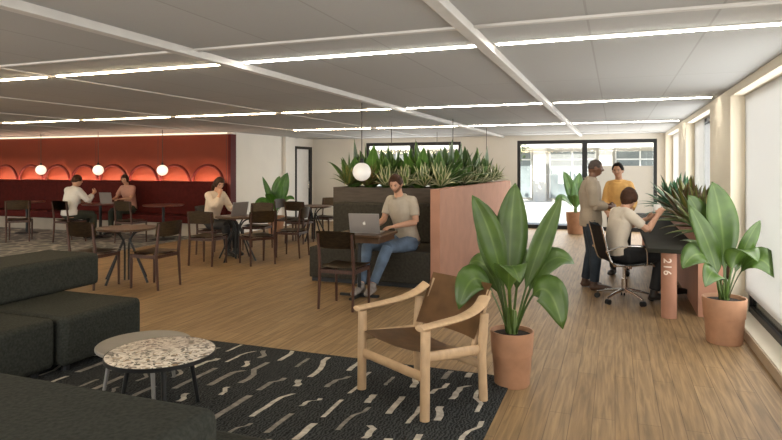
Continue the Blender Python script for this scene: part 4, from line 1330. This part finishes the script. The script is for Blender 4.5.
# woman in the office chair, seen from behind
person('person in a cream tee with auburn hair sitting in the office chair', (.10, 7.42, 0), radians(-62), {
    'pelvis': (0, -.08, .555), 'waist': (0, -.10, .70), 'chest': (0, -.05, .92), 'neck': (.0, .01, 1.08), 'head': (.0, .06, 1.19),
    'shL': (-.165, -.03, 1.01), 'shR': (.165, -.03, 1.01), 'elL': (-.23, .16, .83), 'elR': (.22, .16, .84), 'wrL': (-.16, .37, .93), 'wrR': (.14, .33, 1.0),
    'hipL': (-.085, -.02, .535), 'hipR': (.085, -.02, .535), 'knL': (-.11, .42, .545), 'knR': (.10, .41, .53), 'anL': (-.14, .72, .11), 'anR': (.11, .30, .11),
    'toL': (-.14, .92, .035), 'toR': (.13, .47, .035)}, (-.35, .93, -.05), dict(
    s=.96, vox=.006, skin=SK_L, lips=LIP_L, hair=H_AU, trousers=BLK, shoes=BKS, top=CREAM, topname='tee', te=.022, sleeve=.4, e=.018, hem=-.05,
    handL=((.2, .8, .3), (.7, -.3, -.2), (0, -.3, 1), 25), handR=((-.05, .5, .8), (-.6, .5, -.3), (-.5, -.6, .5), 32), hairline=.45, hairlow=-.80, hairside=-.6, hairthick=.020))
t = thing('mug', 'white mug held up by the person in the office chair', 'mug', (.455, 7.51, 1.03), radians(30))
build('mug_body', Lth([(0, 0), (.034, 0), (.037, .004), (.039, .09), (.036, .09), (.034, .008), (0, .008)], 24), M['white'], t, smooth=True)
bm = bmesh.new(); tube(bm, bez([(.037, 0, .02), (.062, 0, .03), (.064, 0, .06), (.038, 0, .075)], 5), .005, (0, 1, 0), n=8); build('handle', bm, M['white'], t, smooth=True)

# seated figure helper for the far left group
def seated(sx=0):
    return {'pelvis': (0, -.05, .57), 'waist': (0, -.06, .71), 'chest': (0, .02, .94), 'neck': (0, .07, 1.12), 'head': (0, .12, 1.25),
    'shL': (-.17, .03, 1.05), 'shR': (.17, .03, 1.05), 'elL': (-.22, .16, .82), 'elR': (.22, .16, .82), 'wrL': (-.10, .37, .81), 'wrR': (.10, .37, .81),
    'hipL': (-.09, 0, .55), 'hipR': (.09, 0, .55), 'knL': (-.11, .42, .54), 'knR': (.11, .42, .54), 'anL': (-.10, .42, .10), 'anR': (.10, .45, .10),
    'toL': (-.10, .60, .035), 'toR': (.11, .63, .035)}
J = seated(); J['wrR'] = (.14, .40, .98); J['elR'] = (.23, .20, .84)
person('person in a white shirt seen from behind, sitting at a reddish table', (-10.52, 9.24, .008), radians(-4), J, (.25, .95, -.05), dict(
    s=1.06, vox=.009, skin=SK_L, lips=LIP_L, hair=H_AU, trousers=GRN, shoes=BKS, top=WSH, topname='shirt', sleeve=.9, collar=True, e=.026, hem=-.1,
    handL=((.2, .9, .0), (0, 0, -1), (1, 0, 0), 20), handR=((-.2, .7, .6), (-.9, 0, 0), (0, -.5, 1), 20), hairline=.45, hairthick=.014))
J = seated()
person('person in a dusty pink top sitting on the banquette', (-10.66, 10.93, .008), radians(180 + 2), J, (-.35, .9, -.15), dict(
    s=.98, vox=.009, skin=SK_L, lips=LIP_L, hair=H_BR, trousers=GRN, shoes=BKS, top=PNK, topname='top', sleeve=.3, e=.015, hem=-.1,
    handL=((.2, .9, .0), (0, 0, -1), (1, 0, 0), 20), handR=((-.2, .9, 0), (0, 0, -1), (-1, 0, 0), 20), hairline=.5, hairlow=-.75, hairside=-.65, temple=.95, hairthick=.018,
    hairtail=([(0, -.07, .02), (0, -.10, -.08), (0, -.09, -.18)], [(.06, .03), (.062, .03), (.04, .02)])))
J = seated(); J['wrR'] = (.05, .20, 1.07); J['elR'] = (.20, .22, .85)
person('person in a cream blouse resting chin on hand at a laptop', (-6.66, 8.82, 0), radians(-90 - 12), J, (.25, .93, -.35), dict(
    s=1.0, vox=.008, skin=SK_L, lips=LIP_L, hair=H_BR, trousers=BLK, shoes=BKS, top=BLOU, topname='blouse', sleeve=.9, e=.022, hem=-.1,
    handL=((.2, .9, .0), (0, 0, -1), (1, 0, 0), 20), handR=((-.2, -.1, .9), (-.6, -.6, 0), (-.5, -.6, .2), 45), hairline=.5, hairlow=-.75, hairside=-.65, temple=.95, hairthick=.018, up=(0, .3, 1),
    hairtail=([(0, -.07, .02), (0, -.11, -.08), (0, -.10, -.20), (0, -.08, -.28)], [(.06, .03), (.07, .035), (.06, .03), (.03, .02)])))
